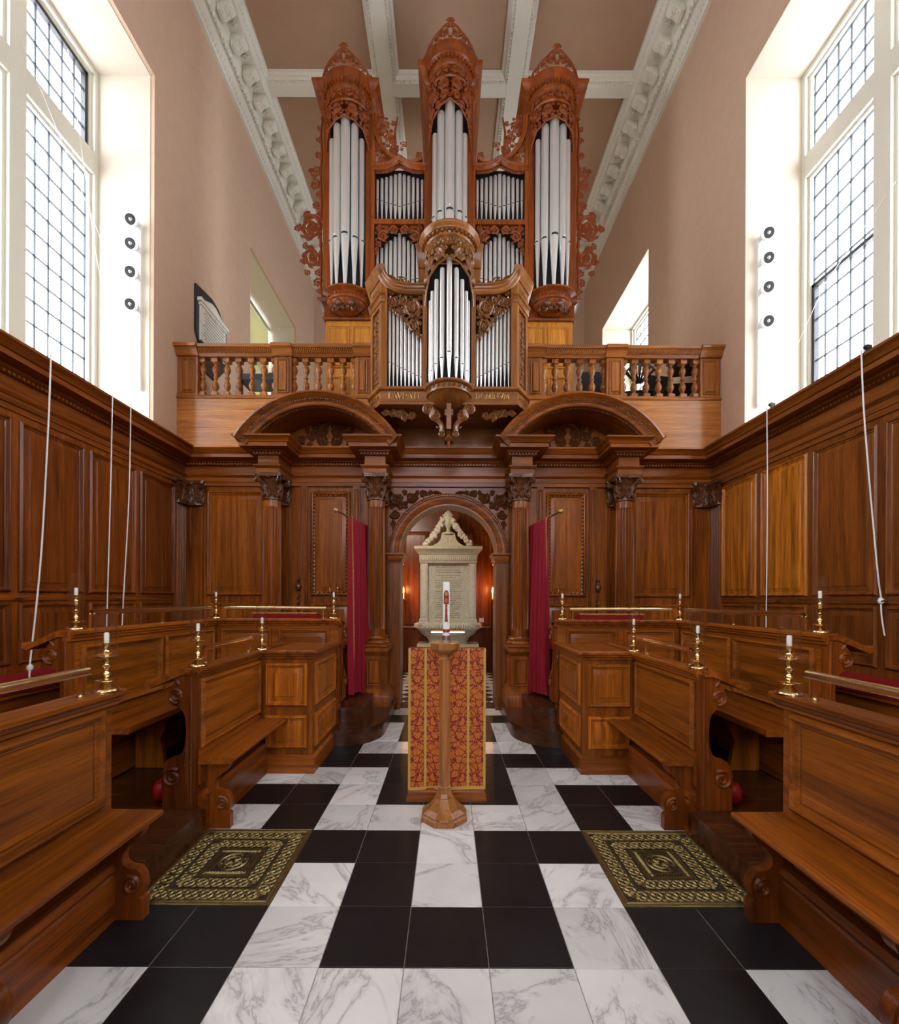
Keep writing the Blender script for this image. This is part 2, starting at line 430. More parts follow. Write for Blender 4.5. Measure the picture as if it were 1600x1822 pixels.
# ================================================================ ROOM SHELL
BIG = (3.33, 5.31); WINS = [(-6.6, -4.23), (-2.0, 0.37), BIG, (7.88, 10.25)]
Z_SILL, Z_HEAD, Z_CEIL, Y_A, Y_B = 3.30, 7.95, 10.40, -8.0, 11.6
nwin = 0
def make_wall(s, name):
    mb = MB(); X0, X1 = sorted((s * 3.65, s * 4.62)); y = Y_A
    mb.box(X0, X1, Y_A, Y_B, 0, Z_SILL); mb.box(X0, X1, Y_A, Y_B, Z_HEAD, Z_CEIL + .3)
    for a, b in WINS:
        mb.box(X0, X1, y, a, Z_SILL, Z_HEAD); y = b
    mb.box(X0, X1, y, Y_B, Z_SILL, Z_HEAD)
    w = ob(name, mb, 'plaster_wall', kind='structure', smooth=0,
           label='tall pink plaster wall on the %s side with deep window openings' % ('left' if s < 0 else 'right'))
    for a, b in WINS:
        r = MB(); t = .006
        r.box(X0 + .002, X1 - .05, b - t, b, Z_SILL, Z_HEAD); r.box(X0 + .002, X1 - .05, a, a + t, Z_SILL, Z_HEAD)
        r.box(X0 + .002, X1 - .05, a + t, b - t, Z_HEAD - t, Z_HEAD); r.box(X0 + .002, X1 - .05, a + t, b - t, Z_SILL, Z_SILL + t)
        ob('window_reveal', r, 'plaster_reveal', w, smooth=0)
    return w
wall_left = make_wall(-1, 'wall_left'); wall_right = make_wall(1, 'wall_right')
mb = MB(); mb.box(-4.6, 4.6, Y_B, Y_B + .3, 0, Z_CEIL + .3)
wall_back = ob('wall_back', mb, 'plaster_wall', kind='structure', smooth=0, label='pink plaster end wall behind the great organ')
mb = MB(); mb.box(-4.6, -1.4, Y_A - .4, Y_A, 0, Z_CEIL + .3); mb.box(1.4, 4.6, Y_A - .4, Y_A, 0, Z_CEIL + .3)
mb.box(-1.4, 1.4, Y_A - .4, Y_A, 0, 3.8); mb.box(-1.4, 1.4, Y_A - .4, Y_A, 8.4, Z_CEIL + .3)
ob('wall_front', mb, 'plaster_wall', kind='structure', smooth=0, label='end wall behind the viewer with one great window')
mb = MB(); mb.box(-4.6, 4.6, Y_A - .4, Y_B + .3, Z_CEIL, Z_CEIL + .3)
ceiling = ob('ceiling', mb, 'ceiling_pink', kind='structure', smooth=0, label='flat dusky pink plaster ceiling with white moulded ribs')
# ribs: two long ones and the cross ones; moulded sides
RIB = [(-.23, 0), (-.22, -.05), (-.185, -.06), (-.175, -.10), (-.155, -.115), (-.13, -.115), (-.12, -.14), (.12, -.14), (.13, -.115), (.155, -.115), (.175, -.10), (.185, -.06), (.22, -.05), (.23, 0)]
def bead_row(parent, p0, p1, sp, r, matn, sc=(1, 1, 1), name='bead_moulding'):
    p0, p1 = Vector(p0), Vector(p1); n = int((p1 - p0).length / sp); mb = MB()
    for i in range(n):
        c = p0 + (p1 - p0) * ((i + .5) / n); mb.ball(tuple(c), r, 5, 3, sc)
    return ob(name, mb, matn, parent, kind='stuff')
for x in (-1.09, 1.09):
    r = ob('ceiling_rib', MB().sweep([(x, Y_A, Z_CEIL), (x, Y_B, Z_CEIL)], RIB, (0, 0, 1)), 'plaster_white', ceiling)
    for q in (-.14, .14): bead_row(r, (x + q, 5.4, Z_CEIL - .12), (x + q, Y_B, Z_CEIL - .12), .05, .018, 'plaster_white')
for y in (-5.2, -1.1, 3.1, 7.41):
    r = ob('ceiling_rib', MB().sweep([(-3.2, y, Z_CEIL), (3.2, y, Z_CEIL)], [(a * .8, b * .97) for a, b in RIB], (0, 0, 1)), 'plaster_white', ceiling)
    if y > 6: bead_row(r, (-3.05, y - .11, Z_CEIL - .12), (3.05, y - .11, Z_CEIL - .12), .05, .018, 'plaster_white')
# enriched ceiling cornice, one per side
CORN = [(0, 9.86), (.05, 9.86), (.06, 9.90), (.12, 9.93), (.15, 9.95), (.15, 9.99), (.17, 10.0), (.24, 10.04), (.26, 10.06), (.27, 10.14), (.27, 10.17),
        (.48, 10.17), (.48, 10.22), (.50, 10.23), (.54, 10.30), (.58, 10.33), (.58, 10.40), (0, 10.40)]
def modillion_mesh():
    mb = MB()
    prof = [(0, .16), (.20, .16), (.21, .12), (.19, .09), (.16, .075), (.12, .06), (.09, .03), (.05, .0), (0, .0)]
    mb.prism(prof, lambda u, v, c: (u, c, v), -.075, .075)
    mb.box(-.0, .225, -.085, .085, .145, .165)
    rnd = random.Random(5)
    for k in range(4):
        q = [(-.07 + .02 * i + rnd.uniform(-.005, .005), .0) for i in range(8)]
        x = .07 + .035 * k; z = .02 + .025 * k
        mb.tube([(x + .012 * sin(i * 1.7 + k), y, z + .006 * cos(i * 2.1)) for i, (y, _) in enumerate(q)], .012, 5)
    return shared('modillion', mb, 'plaster_white')
def rosette_mesh():
    mb = MB()
    for k in range(5):
        a = k * 2 * pi / 5; mb.ball((.028 * cos(a), .028 * sin(a), 0), .02, 6, 4, (1, 1, .7))
    mb.ball((0, 0, -.012), .016, 6, 4); mb.ball((.04, .0, .005), .018, 5, 3); mb.ball((-.045, 0, .005), .02, 5, 3)
    return shared('rosette', mb, 'plaster_white')
ME_MOD, ME_ROS = modillion_mesh(), rosette_mesh()
def make_cornice(s):
    path = [(-3.65, Y_A, 0), (-3.65, Y_B, 0)] if s < 0 else [(3.65, Y_B, 0), (3.65, Y_A, 0)]
    t = ob('trim_%d' % (1 if s < 0 else 2), MB().sweep(path, CORN, (0, 0, 1)), 'plaster_white', kind='structure',
           label='white plaster cornice with bracket blocks along the top of the %s wall' % ('left' if s < 0 else 'right'))
    y = 4.70 + (.02 if s < 0 else 0)
    while y < 11.5:
        inst('modillion', ME_MOD, (s * 3.38, y, 10.01), t, rot=0 if s < 0 else pi)
        inst('rosette', ME_ROS, (s * 3.27, y + .2, 10.155), t)
        y += .392
    mb = MB(); y = 4.6
    while y < 11.5:          # egg and dart
        mb.ball((s * 3.455, y, 10.0), .035, 6, 4, (.8, .9, 1.1)); mb.box(s * 3.46 - .012, s * 3.46 + .012, y + .052, y + .064, 9.95, 10.03)
        mb.ball((s * 3.55, y + .03, 9.945), .022, 5, 3, (.8, 1.5, .7)); mb.ball((s * 3.55, y + .09, 9.945), .022, 5, 3, (.8, 1.0, .9)); y += .118
    ob('egg_and_dart', mb, 'plaster_white', t, kind='stuff')
    mb = MB(); y = 4.6
    while y < 11.5:
        leaf(mb, lambda u, v, c: (s * (3.62 - v), u, 9.895 + .35 * v - c), y, .0, 1.1, .07, .013, -1.6, .018, 4)
        leaf(mb, lambda u, v, c: (s * (3.62 - v), u, 9.895 + .35 * v - c), y + .035, .075, -1.1, .07, .013, 1.6, .018, 4); y += .07
    ob('scroll_band', mb, 'plaster_white', t, kind='stuff')
    mb = MB(); y = 4.6
    while y < 11.5:
        mb.ball((s * 3.125, y, 10.275), .018, 5, 3, (1, 1.3, 1)); y += .06
    ob('bead_moulding', mb, 'plaster_white', t, kind='stuff')
make_cornice(-1); make_cornice(1)

# ---------------------------------------------------------------- windows
def bars(mb, P, y0, y1, z0, z1, nc, nr, t):
    for i in range(nc + 1): mb.fbox(P, y0 + (y1 - y0) * i / nc - t, y0 + (y1 - y0) * i / nc + t, z0, z1, -.006, .012)
    for j in range(nr + 1): mb.fbox(P, y0, y1, z0 + (z1 - z0) * j / nr - t * 1.3, z0 + (z1 - z0) * j / nr + t * 1.3, -.008, .016)
def pane_mesh(w, h, name='pane'):
    m_ = MB().box(-.002, .002, -w / 2, w / 2, -h / 2, h / 2)
    return shared(name, m_, 'window_glass', 0)
def make_window(idx, s, a, b, detail, casement=None, sill=Z_SILL):
    P = lambda u, v, c=0.0: (s * (4.44 - c), u, v)
    w = ob('window_%d' % idx, MB().fbox(P, a, b, sill, sill + .10, -.05, .16), 'paint_cream', kind='structure', smooth=0,
           label='tall %s window of leaded panes with cream transom and mullion' % {1: 'left', 2: 'right', 3: 'gallery left', 4: 'gallery right'}.get(idx, 'side'))
    mid = (a + b) / 2; zt = 6.80
    fr = MB()
    for u0, u1 in ((a, a + .055), (b - .055, b), (mid - .085, mid + .085)): fr.fbox(P, u0, u1, sill + .1, Z_HEAD - .05, -.05, .10)
    fr.fbox(P, a, b, Z_HEAD - .055, Z_HEAD, -.05, .10); fr.fbox(P, a, b, zt - .13, zt + .13, -.048, .097)
    for u0, u1 in ((a + .055, a + .085), (b - .085, b - .055), (mid - .115, mid - .085), (mid + .085, mid + .115)): fr.fbox(P, u0, u1, sill + .1, Z_HEAD - .05, -.05, .055)
    for z0, z1 in ((zt - .16, zt - .13), (zt + .13, zt + .155), (Z_HEAD - .08, Z_HEAD - .05)): fr.fbox(P, a, b, z0, z1, -.047, .052)
    ob('frame', fr, 'paint_cream', w, smooth=0)
    for li, (u0, u1) in enumerate(((a + .085, mid - .115), (mid + .115, b - .085))):
        for zi, (z0, z1, nr) in enumerate(((sill + .1, zt - .16, 13), (zt + .155, Z_HEAD - .08, 4))):
            nc = 5; lb = MB(); bars(lb, P, u0, u1, z0, z1, nc, nr, .0045)
            ob('lead_lattice', lb, 'lead', w, smooth=0)
            if detail and li == 1:
                pw, ph = (u1 - u0) / nc, (z1 - z0) / nr; me = pane_mesh(pw - .002, ph - .002)
                for i in range(nc):
                    for j in range(nr): inst('pane', me, (s * 4.44, u0 + pw * (i + .5), z0 + ph * (j + .5)), w)
            else:
                ob('pane', MB().fbox(P, u0, u1, z0, z1, -.002, .002), 'window_glass', w, smooth=0)
    if casement:
        z0, z1 = casement; u0, u1 = mid + .115, b - .085; cf = MB(); t = .04
        for q in ((u0, u1, z0, z0 + t), (u0, u1, z1 - t, z1), (u0, u0 + .02, z0, z1), (u1 - t, u1, z0, z1)): cf.fbox(P, *q, -.02, .035)
        ob('casement_frame', cf, 'iron', w, smooth=0)
    return w
win1 = make_window(1, -1, *BIG, True, (6.955, 7.87))
win2 = make_window(2, 1, *BIG, True, (3.40, 5.33))
make_window(3, -1, *WINS[3], True); make_window(4, 1, *WINS[3], True)
k = 5
for (a, b) in WINS[:2]:
    for s in (-1, 1): make_window(k, s, a, b, False); k += 1
P = lambda u, v, c=0.0: (u, Y_A - .2 + c, v)
w = ob('window_9', MB().fbox(P, -1.4, 1.4, 3.8, 3.9, -.1, .1), 'paint_cream', kind='structure', smooth=0, label='great end window behind the viewer')
fr = MB()
for u in (-1.35, -.45, .45, 1.35): fr.fbox(P, u - .05, u + .05, 3.9, 8.4, -.06, .06)
for v in (5.4, 6.9, 8.36): fr.fbox(P, -1.4, 1.4, v - .05, v + .05, -.055, .055)
ob('frame', fr, 'paint_cream', w, smooth=0); ob('pane', MB().fbox(P, -1.4, 1.4, 3.9, 8.4, -.002, .002), 'window_glass', w, smooth=0)
# roller blind on the gallery left window
bl = thing('roller_blind', 'cream roller blind drawn down over the left gallery window', 'blind', (-4.28, 9.06, 4.5))
ob('blind_cloth', MB().box(-4.29, -4.286, 7.96, 10.17, 4.5, 7.83), 'roller_blind', bl, smooth=0)
ob('roller', MB().tube([(-4.27, 7.95, 7.86), (-4.27, 10.20, 7.86)], .035, 10), 'steel', bl)
ob('roller_end', MB().tube([(-4.27, 10.20, 7.86), (-4.27, 10.235, 7.86)], .05, 12), 'white_plastic', bl)

# ---------------------------------------------------------------- floor
T = .347; Y0T = 2.096
mb = MB(); mb.box(-4.6, 4.6, Y_A - .4, Y_B, -.2, -.0035)
floor = ob('floor', mb, 'grout', kind='structure', smooth=0, label='floor of large black and white marble squares')
def tile_mesh(w, matn, rot=0.0):
    mb = MB(); h = w / 2 - .0017; g = .0015; vs = []
    for (q, z) in ((h, -.02), (h, -g), (h - g, 0)):
        for i in range(4):
            a = rot + pi / 4 + i * pi / 2; vs.append((q * sqrt(2) * cos(a), q * sqrt(2) * sin(a), z))
    fs = [(a + i, a + (i + 1) % 4, a + 4 + (i + 1) % 4, a + 4 + i) for a in (0, 4) for i in range(4)] + [(8, 9, 10, 11), (3, 2, 1, 0)]
    return shared('tile', mb.add(vs, fs), matn, 0)
TW, TB = tile_mesh(T, 'marble_white'), tile_mesh(T, 'marble_black')
rows = {0: 'BBBWBBBWBBB', 1: 'WWWWBWBWWWW', 2: 'WBBBBWBBBBW', 3: 'BWBWWWWWBWB'}
rnd = random.Random(3)
for r in range(-7, 12):
    for ci, ch in enumerate(rows[r % 4]):
        c = ci - 5
        if r in (1, 2) and abs(c) in (3, 4): continue
        if r > 6 and abs(c) > 3: continue
        if r > 8 and abs(c) > 2: continue
        inst('tile', TW if ch == 'W' else TB, (c * T, Y0T + (r - .5) * T, rnd.uniform(-.0008, .0008)), floor)
D = .30; DW, DB = tile_mesh(D / sqrt(2), 'marble_white', pi / 4), tile_mesh(D / sqrt(2), 'marble_black', pi / 4)
for b in range(0, 19):
    for a in range(-6, 7):
        if (a + b) % 2: continue
        inst('tile', DW if b % 2 else DB, (a * D / 2, 6.16 + b * D / 2, 0), floor)
ob('threshold', MB().box(-.70, .70, 5.91, 6.02, -.02, .002), 'marble_black', floor, smooth=0)

# ---------------------------------------------------------------- oak panelling along both side walls
ENT = [(0, 3.02), (.015, 3.02), (.015, 3.07), (.027, 3.072), (.027, 3.125), (.035, 3.13), (.055, 3.155), (.055, 3.165), (.012, 3.17), (.012, 3.285), (.035, 3.29), (.045, 3.31),
       (.085, 3.325), (.09, 3.345), (.20, 3.35), (.20, 3.395), (.215, 3.40), (.235, 3.435), (.27, 3.455), (.27, 3.475), (0, 3.475)]
def wall_panelling(s):
    side = 'left' if s < 0 else 'right'
    pz, py = ('panelling_z', 'panelling_y') if s < 0 else ('right_panelling_z', 'right_panelling_y')
    t = thing('wall_panelling', 'dark oak wall panelling with moulded cornice along the %s side' % side, 'panelling', (s * 3.6, 3.0, 0))
    ob('backing', MB().box(min(s * 3.57, s * 3.65), max(s * 3.57, s * 3.65), -6.0, 5.85, 0, 3.03), pz, t, smooth=0)
    path = [(-3.57, -6, 0), (-3.57, 5.80, 0)] if s < 0 else [(3.57, 5.80, 0), (3.57, -6, 0)]
    ob('cornice', MB().sweep(path, ENT, (0, 0, 1)), py, t)
    y = 4.965
    while y > .5:
        u = (0, 1, 0)
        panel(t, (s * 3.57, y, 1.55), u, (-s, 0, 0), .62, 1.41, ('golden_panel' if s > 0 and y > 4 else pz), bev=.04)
        panel(t, (s * 3.57, y, .95), u, (-s, 0, 0), .62, .50, pz, bev=.04)
        y -= .698
    ob('chair_rail', MB().box(min(s * 3.555, s * 3.575), max(s * 3.555, s * 3.575), -6, 5.75, 1.475, 1.52), py, t, smooth=0)
    mb = MB(); y = 1.5
    while y < 5.6:
        mb.box(s * 3.52 - .01, s * 3.52 + .01, y, y + .022, 3.29, 3.312); y += .04
    ob('dentil_band', mb, py, t, kind='stuff', smooth=0)
    return t
wall_panelling(-1); wall_panelling(1)
# ================================================================ CHOIR SCREEN
YS = 5.85
screen = thing('choir_screen', 'oak choir screen with fluted columns, arched doorway and curved hoods', 'screen', (0, YS, 0))
for s in (-1, 1):
    a, b = sorted((s * .92, s * 3.57))
    ob('wall_board', MB().box(a, b, YS, YS + .15, 0, 3.05), 'oak_z', screen, smooth=0)
Pw = lambda u, v, c=0.0: (u, YS - c, v)
arch = [(-.65, 2.12)] + arc(0, 2.12, .65, pi, 0, 24)[1:-1] + [(.65, 2.12)]
poly = [(-.92, 0), (-.65, 0)] + arch + [(.65, 0), (.92, 0), (.92, 3.05), (-.92, 3.05)]
ob('arch_board', MB().prism(poly, Pw, -.30, 0), 'oak_x', screen, smooth=20)
AV = [(-.16, -.01), (-.16, .045), (-.15, .05), (-.125, .05), (-.115, .035), (-.08, .03), (-.07, .04), (-.03, .03), (-.02, .02), (0.0, .02), (0, -.01)]
ap = [(x, YS, z) for x, z in arc(0, 2.12, .65, pi, 0, 32)]
archv = ob('archivolt', MB().sweep(ap, AV, (0, -1, 0)), 'oak_x', screen)
mb = MB()
for x, z in arc(0, 2.12, .795, pi, 0, 72): mb.ball((x, YS - .052, z), .013, 5, 3)
ob('bead_moulding', mb, 'carving_dark', archv, kind='stuff')
IMP = [(0, 0), (.012, 0), (.015, .03), (.03, .05), (.035, .09), (.055, .11), (.055, .13), (0, .13)]
for s in (-1, 1):
    x0, x1 = sorted((s * .645, s * .79))
    ob('jamb', MB().box(x0, x1, YS - .03, YS + .31, 0, 2.0), 'oak_z', screen, smooth=0)
    ob('impost', MB().sweep([(x0, YS + .31, 1.99), (x0, YS - .03, 1.99), (x1, YS - .03, 1.99), (x1, YS + .31, 1.99)], IMP, (0, 0, 1)), 'oak_x', screen)
    poly = [(s * .80, 2.45), (s * .80, 2.985), (s * .10, 2.985), (s * .16, 2.955)] + [(s * .85 * cos(a), 2.12 + .85 * sin(a)) for a in (1.28, 1.1, .95, .8, .65, .5, .42)]
    if s > 0: poly = poly[::-1]
    mb = MB(); base = [(abs(u), v) for u, v in poly]
    base = base if s > 0 else base
    PP = lambda u, v, c=0.0: (s * u, YS - .005 - c, v)
    cs = [(.70, 2.85, .105), (.50, 2.88, .085), (.345, 2.925, .058), (.24, 2.945, .038), (.725, 2.65, .07), (.755, 2.52, .045), (.59, 2.77, .055), (.42, 2.955, .03), (.60, 2.95, .04), (.77, 2.75, .04), (.78, 2.94, .03), (.66, 2.735, .03)]
    for i, (x, y, r) in enumerate(cs):
        scroll(mb, PP, x, y, r, 1.0 + i * 1.3, 1 if i % 2 else -1, .05, leaves=8, n=18, wd=.27)
    leaf(mb, PP, .22, 2.95, pi, .14, .025, .3, .04); leaf(mb, PP, .75, 2.5, -1.7, .14, .025, -.3, .04)
    ob('spandrel_carving', mb, 'carving_dark', screen)

# columns ------------------------------------------------------------
def shaft_mesh(r, h, nf=20):
    mb = MB(); seg = nf * 6; rows_ = [0, .02, .05, .07, .3, .6, .93, .95, .98, 1.0]; vs = []
    for t in rows_:
        rr = r * (1 - .14 * max(0, t - .25) ** 1.3)
        for i in range(seg):
            a = 2 * pi * i / seg; d = (0, 0, .13, .20, .20, .13)[i % 6] if .05 < t < .95 else 0
            vs.append((rr * (1 - d) * cos(a), rr * (1 - d) * sin(a), t * h))
    fs = [(j * seg + i, j * seg + (i + 1) % seg, (j + 1) * seg + (i + 1) % seg, (j + 1) * seg + i) for j in range(len(rows_) - 1) for i in range(seg)]
    return shared('shaft', mb.add(vs, fs), 'oak_z', 25)
def capital_mesh(r, h, matn='carving_dark'):
    mb = MB(); mb.lathe([(r, 0), (r * 1.12, .008), (r * 1.12, .022), (r * .92, .03), (r * .85, h * .5), (r * 1.0, h * .8), (r * 1.2, h * .88)], seg=20)
    def acan(a, z0, hh, out, wd):
        bulge = lambda q: .004 + .012 * q + out * max(0, q - .55) ** 1.6 / .28
        P = lambda u, v, c=0.0: ((r * .95 + bulge(v / hh) + c) * cos(a + u / r), (r * .95 + bulge(v / hh) + c) * sin(a + u / r), z0 + v - max(0, v / hh - .85) * hh * .5)
        leaf(mb, P, 0, 0, pi / 2, hh, wd * .42, 0, .022, 5)
        for sd in (-1, 1):
            leaf(mb, P, sd * wd * .15, 0, pi / 2 - sd * .25, hh * .8, wd * .32, -sd * .2, .018, 5)
            leaf(mb, P, sd * wd * .3, hh * .1, pi / 2 - sd * .6, hh * .52, wd * .25, sd * .5, .016, 4)
            leaf(mb, P, sd * wd * .1, hh * .5, pi / 2 - sd * .8, hh * .36, wd * .2, sd * .5, .016, 4)
    for k in range(8): acan(k * pi / 4, .026, h * .40, .040, r * .40)
    for k in range(8): acan(k * pi / 4 + pi / 8, .03 + h * .24, h * .42, .050, r * .40)
    ab = r * 1.42
    for k in range(4):
        a = pi / 4 + k * pi / 2
        for sd in (-1, 1):
            P = lambda u, v, c=0.0: ((r * .95 + u) * cos(a) - (sd * (.018 + c * .6)) * sin(a), (r * .95 + u) * sin(a) + (sd * (.018 + c * .6)) * cos(a), h * .55 + v)
            L = ab * 1.3 - r * .95
            stroke(mb, P, [(0, 0), (L * .4, h * .16), (L * .8, h * .27)] + spiral(L * .86, h * .2, .035, .008, 1.7, -1.2, 8), [.012, .014, .016] + [.011] * 9, .02)
        mb.ball(((r * 1.2) * cos(a - pi / 4), (r * 1.2) * sin(a - pi / 4), h * .9), .028, 6, 4)
    poly = []
    for k in range(4):
        a = pi / 4 + k * pi / 2
        A = (ab * 1.3 * cos(a - .09), ab * 1.3 * sin(a - .09)); B = (ab * 1.3 * cos(a + .09), ab * 1.3 * sin(a + .09))
        m_ = (ab * .86 * cos(a + pi / 4), ab * .86 * sin(a + pi / 4))
        poly += [A, B, m_]
    mb.prism(poly, lambda u, v, c: (u, v, c), h * .88, h * .94)
    mb.prism([(u * 1.05, v * 1.05) for u, v in poly], lambda u, v, c: (u, v, c), h * .94, h)
    return shared('capital', mb, matn, 40)
def base_mesh(r):
    mb = MB(); R = r
    mb.box(-R * 1.4, R * 1.4, -R * 1.4, R * 1.4, 0, .03)
    prof = [(R * 1.36, .03), (R * 1.42, .045), (R * 1.36, .06), (R * 1.2, .065), (R * 1.15, .075), (R * 1.22, .085), (R * 1.25, .095), (R * 1.18, .105), (R * 1.05, .108), (R * 1.02, .125)]
    mb.lathe(prof, seg=24, cap=False); return shared('column_base', mb, 'oak_x')
R_C = .118
ME_SH, ME_CAP, ME_BASE = shaft_mesh(R_C, 2.744 - 1.03), capital_mesh(R_C * .93, .325), base_mesh(R_C)
PED = [(-.02, 0), (.07, 0), (.07, .12), (.06, .14), (.045, .16), (.02, .20), (.0, .21), (0, .62), (.015, .63), (.03, .66), (.05, .68), (.05, .72), (-.02, .74)]
def pilaster_mesh(w, h):
    mb = MB(); n = 7; pts = [(-w / 2, .05), (-w / 2, -.0)]
    for i in range(n):
        x0 = -w / 2 + w * (i + .12) / n; x1 = -w / 2 + w * (i + .88) / n
        pts += [(x0, 0), (x0 + (x1 - x0) * .25, .012), (x0 + (x1 - x0) * .75, .012), (x1, 0)]
    pts += [(w / 2, 0), (w / 2, .05)]
    mb.prism(pts, lambda u, v, c: (u, v, c), 0, h); return shared('pilaster', mb, 'oak_z', 20)
ME_PIL = pilaster_mesh(.20, 2.744 - 1.03); ME_PILC = pilaster_mesh(.24, 2.744 - .2)
for xc in (-2.255, -.92, .92, 2.255):
    e = link(bpy.data.objects.new('column', None), screen, (xc, 5.5, .17)); e.empty_display_size = .1
    hx = .125; zz = .17
    path = [(xc - hx, YS, zz), (xc - hx, 5.36, zz), (xc + hx, 5.36, zz), (xc + hx, YS, zz)]
    pm = MB().sweep(path, PED, (0, 0, 1)); pm.box(xc - hx + .004, xc + hx - .004, 5.364, YS, .172, .908)
    panel_mb(pm, (xc - .09, 5.36, .42), (1, 0, 0), (0, -1, 0), .18, .33, mo=.5, bev=.015)
    sx = -1 if xc > 0 else 1
    panel_mb(pm, (xc + sx * hx, 5.42, .42), (0, 1, 0), (sx, 0, 0), .3, .33, mo=.5, bev=.015)
    ob('pedestal', pm, 'oak_z', e)
    inst('column_base', ME_BASE, (xc, 5.5, .905), e); inst('shaft', ME_SH, (xc, 5.5, 1.03), e); inst('capital', ME_CAP, (xc, 5.5, 2.742), e)
    p = link(bpy.data.objects.new('pilaster', ME_PIL), screen, (xc, YS - .05, 1.03))
    inst('capital', ME_CAP, (xc, YS - .06, 2.742), p, scale=(.9, .55, 1)); inst('column_base', ME_BASE, (xc, YS - .03, .905), p, scale=(.85, .45, 1))
    hb = .118
    EN = [(a * (1 if z < 3.2 else .88), max(z, 3.062)) for a, z in ENT]
    path = [(xc - hb, YS - .02, 0), (xc - hb, 5.385, 0), (xc + hb, 5.385, 0), (xc + hb, YS - .02, 0)]
    bm_ = MB().sweep(path, EN, (0, 0, 1)); bm_.box(xc - hb + .003, xc + hb - .003, 5.388, YS, 3.064, 3.47)
    ob('entablature_block', bm_, 'oak_x', screen)
    mb = MB()
    for i in range(9): mb.box(xc - .16 + i * .04 - .011, xc - .16 + i * .04 + .011, 5.385 - .06, 5.385 - .02, 3.292, 3.318)
    ob('dentil_band', mb, 'oak_x', screen, kind='stuff', smooth=0)
for s in (-1, 1):   # corner pilasters
    p = link(bpy.data.objects.new('pilaster', ME_PILC), screen, (s * 3.44, YS - .05, .2))
    inst('capital', ME_CAP, (s * 3.44, YS - .05, 2.742), p, scale=(1.05, .5, 1))
    p2 = link(bpy.data.objects.new('pilaster', ME_PILC), screen, (s * 3.53, 5.70, .2)); p2.rotation_euler = (0, 0, -s * pi / 2)
    inst('capital', ME_CAP, (s * 3.53, 5.70, 2.742), screen, scale=(.5, 1.05, 1))
ob('entablature', MB().sweep([(-3.57, YS - .02, 0), (3.57, YS - .02, 0)], ENT, (0, 0, 1)), 'oak_x', screen)
ob('entablature_core', MB().box(-3.56, 3.56, YS - .017, YS + .15, 3.03, 3.47), 'oak_x', screen, smooth=0)
mb = MB(); x = -3.5
while x < 3.5: mb.box(x - .011, x + .011, YS - .085, YS - .04, 3.292, 3.316); x += .04
ob('dentil_band', mb, 'oak_x', screen, kind='stuff', smooth=0)
mb = MB(); x = -3.5
while x < 3.5: mb.ball((x, YS - .048, 3.138), .010, 4, 3); x += .03
ob('bead_moulding', mb, 'carving_dark', screen, kind='stuff', smooth=0)
# panels
for s in (-1, 1):
    def pn(x0, x1, z0, z1, **kw):
        a, b = sorted((s * x0, s * x1)); return panel(screen, (a, YS, z0), (1, 0, 0), (0, -1, 0), b - a, z1 - z0, 'oak_panel_z', **kw)
    pn(2.50, 3.27, 1.54, 2.955, mo=1.4, bev=.06); pn(2.50, 3.27, .90, 1.43, mo=1.2)
    p = pn(1.335, 1.86, 1.545, 2.945, mo=1.5, bev=.05); pn(1.335, 1.86, .90, 1.43)
    # leaf carving around the middle panel
    mb = MB(); a, b = s * 1.335, s * 1.86; a, b = min(a, b), max(a, b); rc = random.Random(8)
    P = lambda u, v, c=0.0: (u, YS - .02 - c, v)
    def run(x0, z0, x1, z1):
        L = hypot(x1 - x0, z1 - z0); n = int(L / .026); an = atan2(z1 - z0, x1 - x0)
        for i in range(n):
            t = (i + .5) / n
            leaf(mb, P, x0 + (x1 - x0) * t, z0 + (z1 - z0) * t, an + (1.2 if i % 2 else -1.2), .032, .012, rc.uniform(-1.5, 1.5), .02, 3)
    run(a + .02, 1.565, b - .02, 1.565); run(b - .02, 1.565, b - .02, 2.925); run(b - .02, 2.925, a + .02, 2.925); run(a + .02, 2.925, a + .02, 1.565)
    ob('leaf_carving', mb, 'carving_dark', p)
    for x in (1.245, 1.955):
        ob('pilaster_strip', panel_mb(MB().box(s * x - .045, s * x + .045, YS - .035, YS, .2, 3.02), (s * x - .03, YS - .035, .9), (1, 0, 0), (0, -1, 0), .06, 2.08, mo=.35, bev=.004, raise_=-.002), 'oak_z', screen)
    # twisted bolt rod on the outer strip
    mb = MB(); x = s * 2.02
    mb.tube([(x + .012 * cos(i * .9), YS - .05 + .012 * sin(i * .9), 1.0 + i * .011) for i in range(52)], .010, 5)
    mb.ball((x, YS - .06, 1.66), .045, 8, 6, (1, .8, 1.2)); mb.ball((x, YS - .055, 1.76), .026, 8, 5); mb.tube([(x, YS - .05, 1.7), (x, YS - .05, 1.80)], .012, 6)
    ob('twisted_door_pull', mb, 'carving_dark', screen)
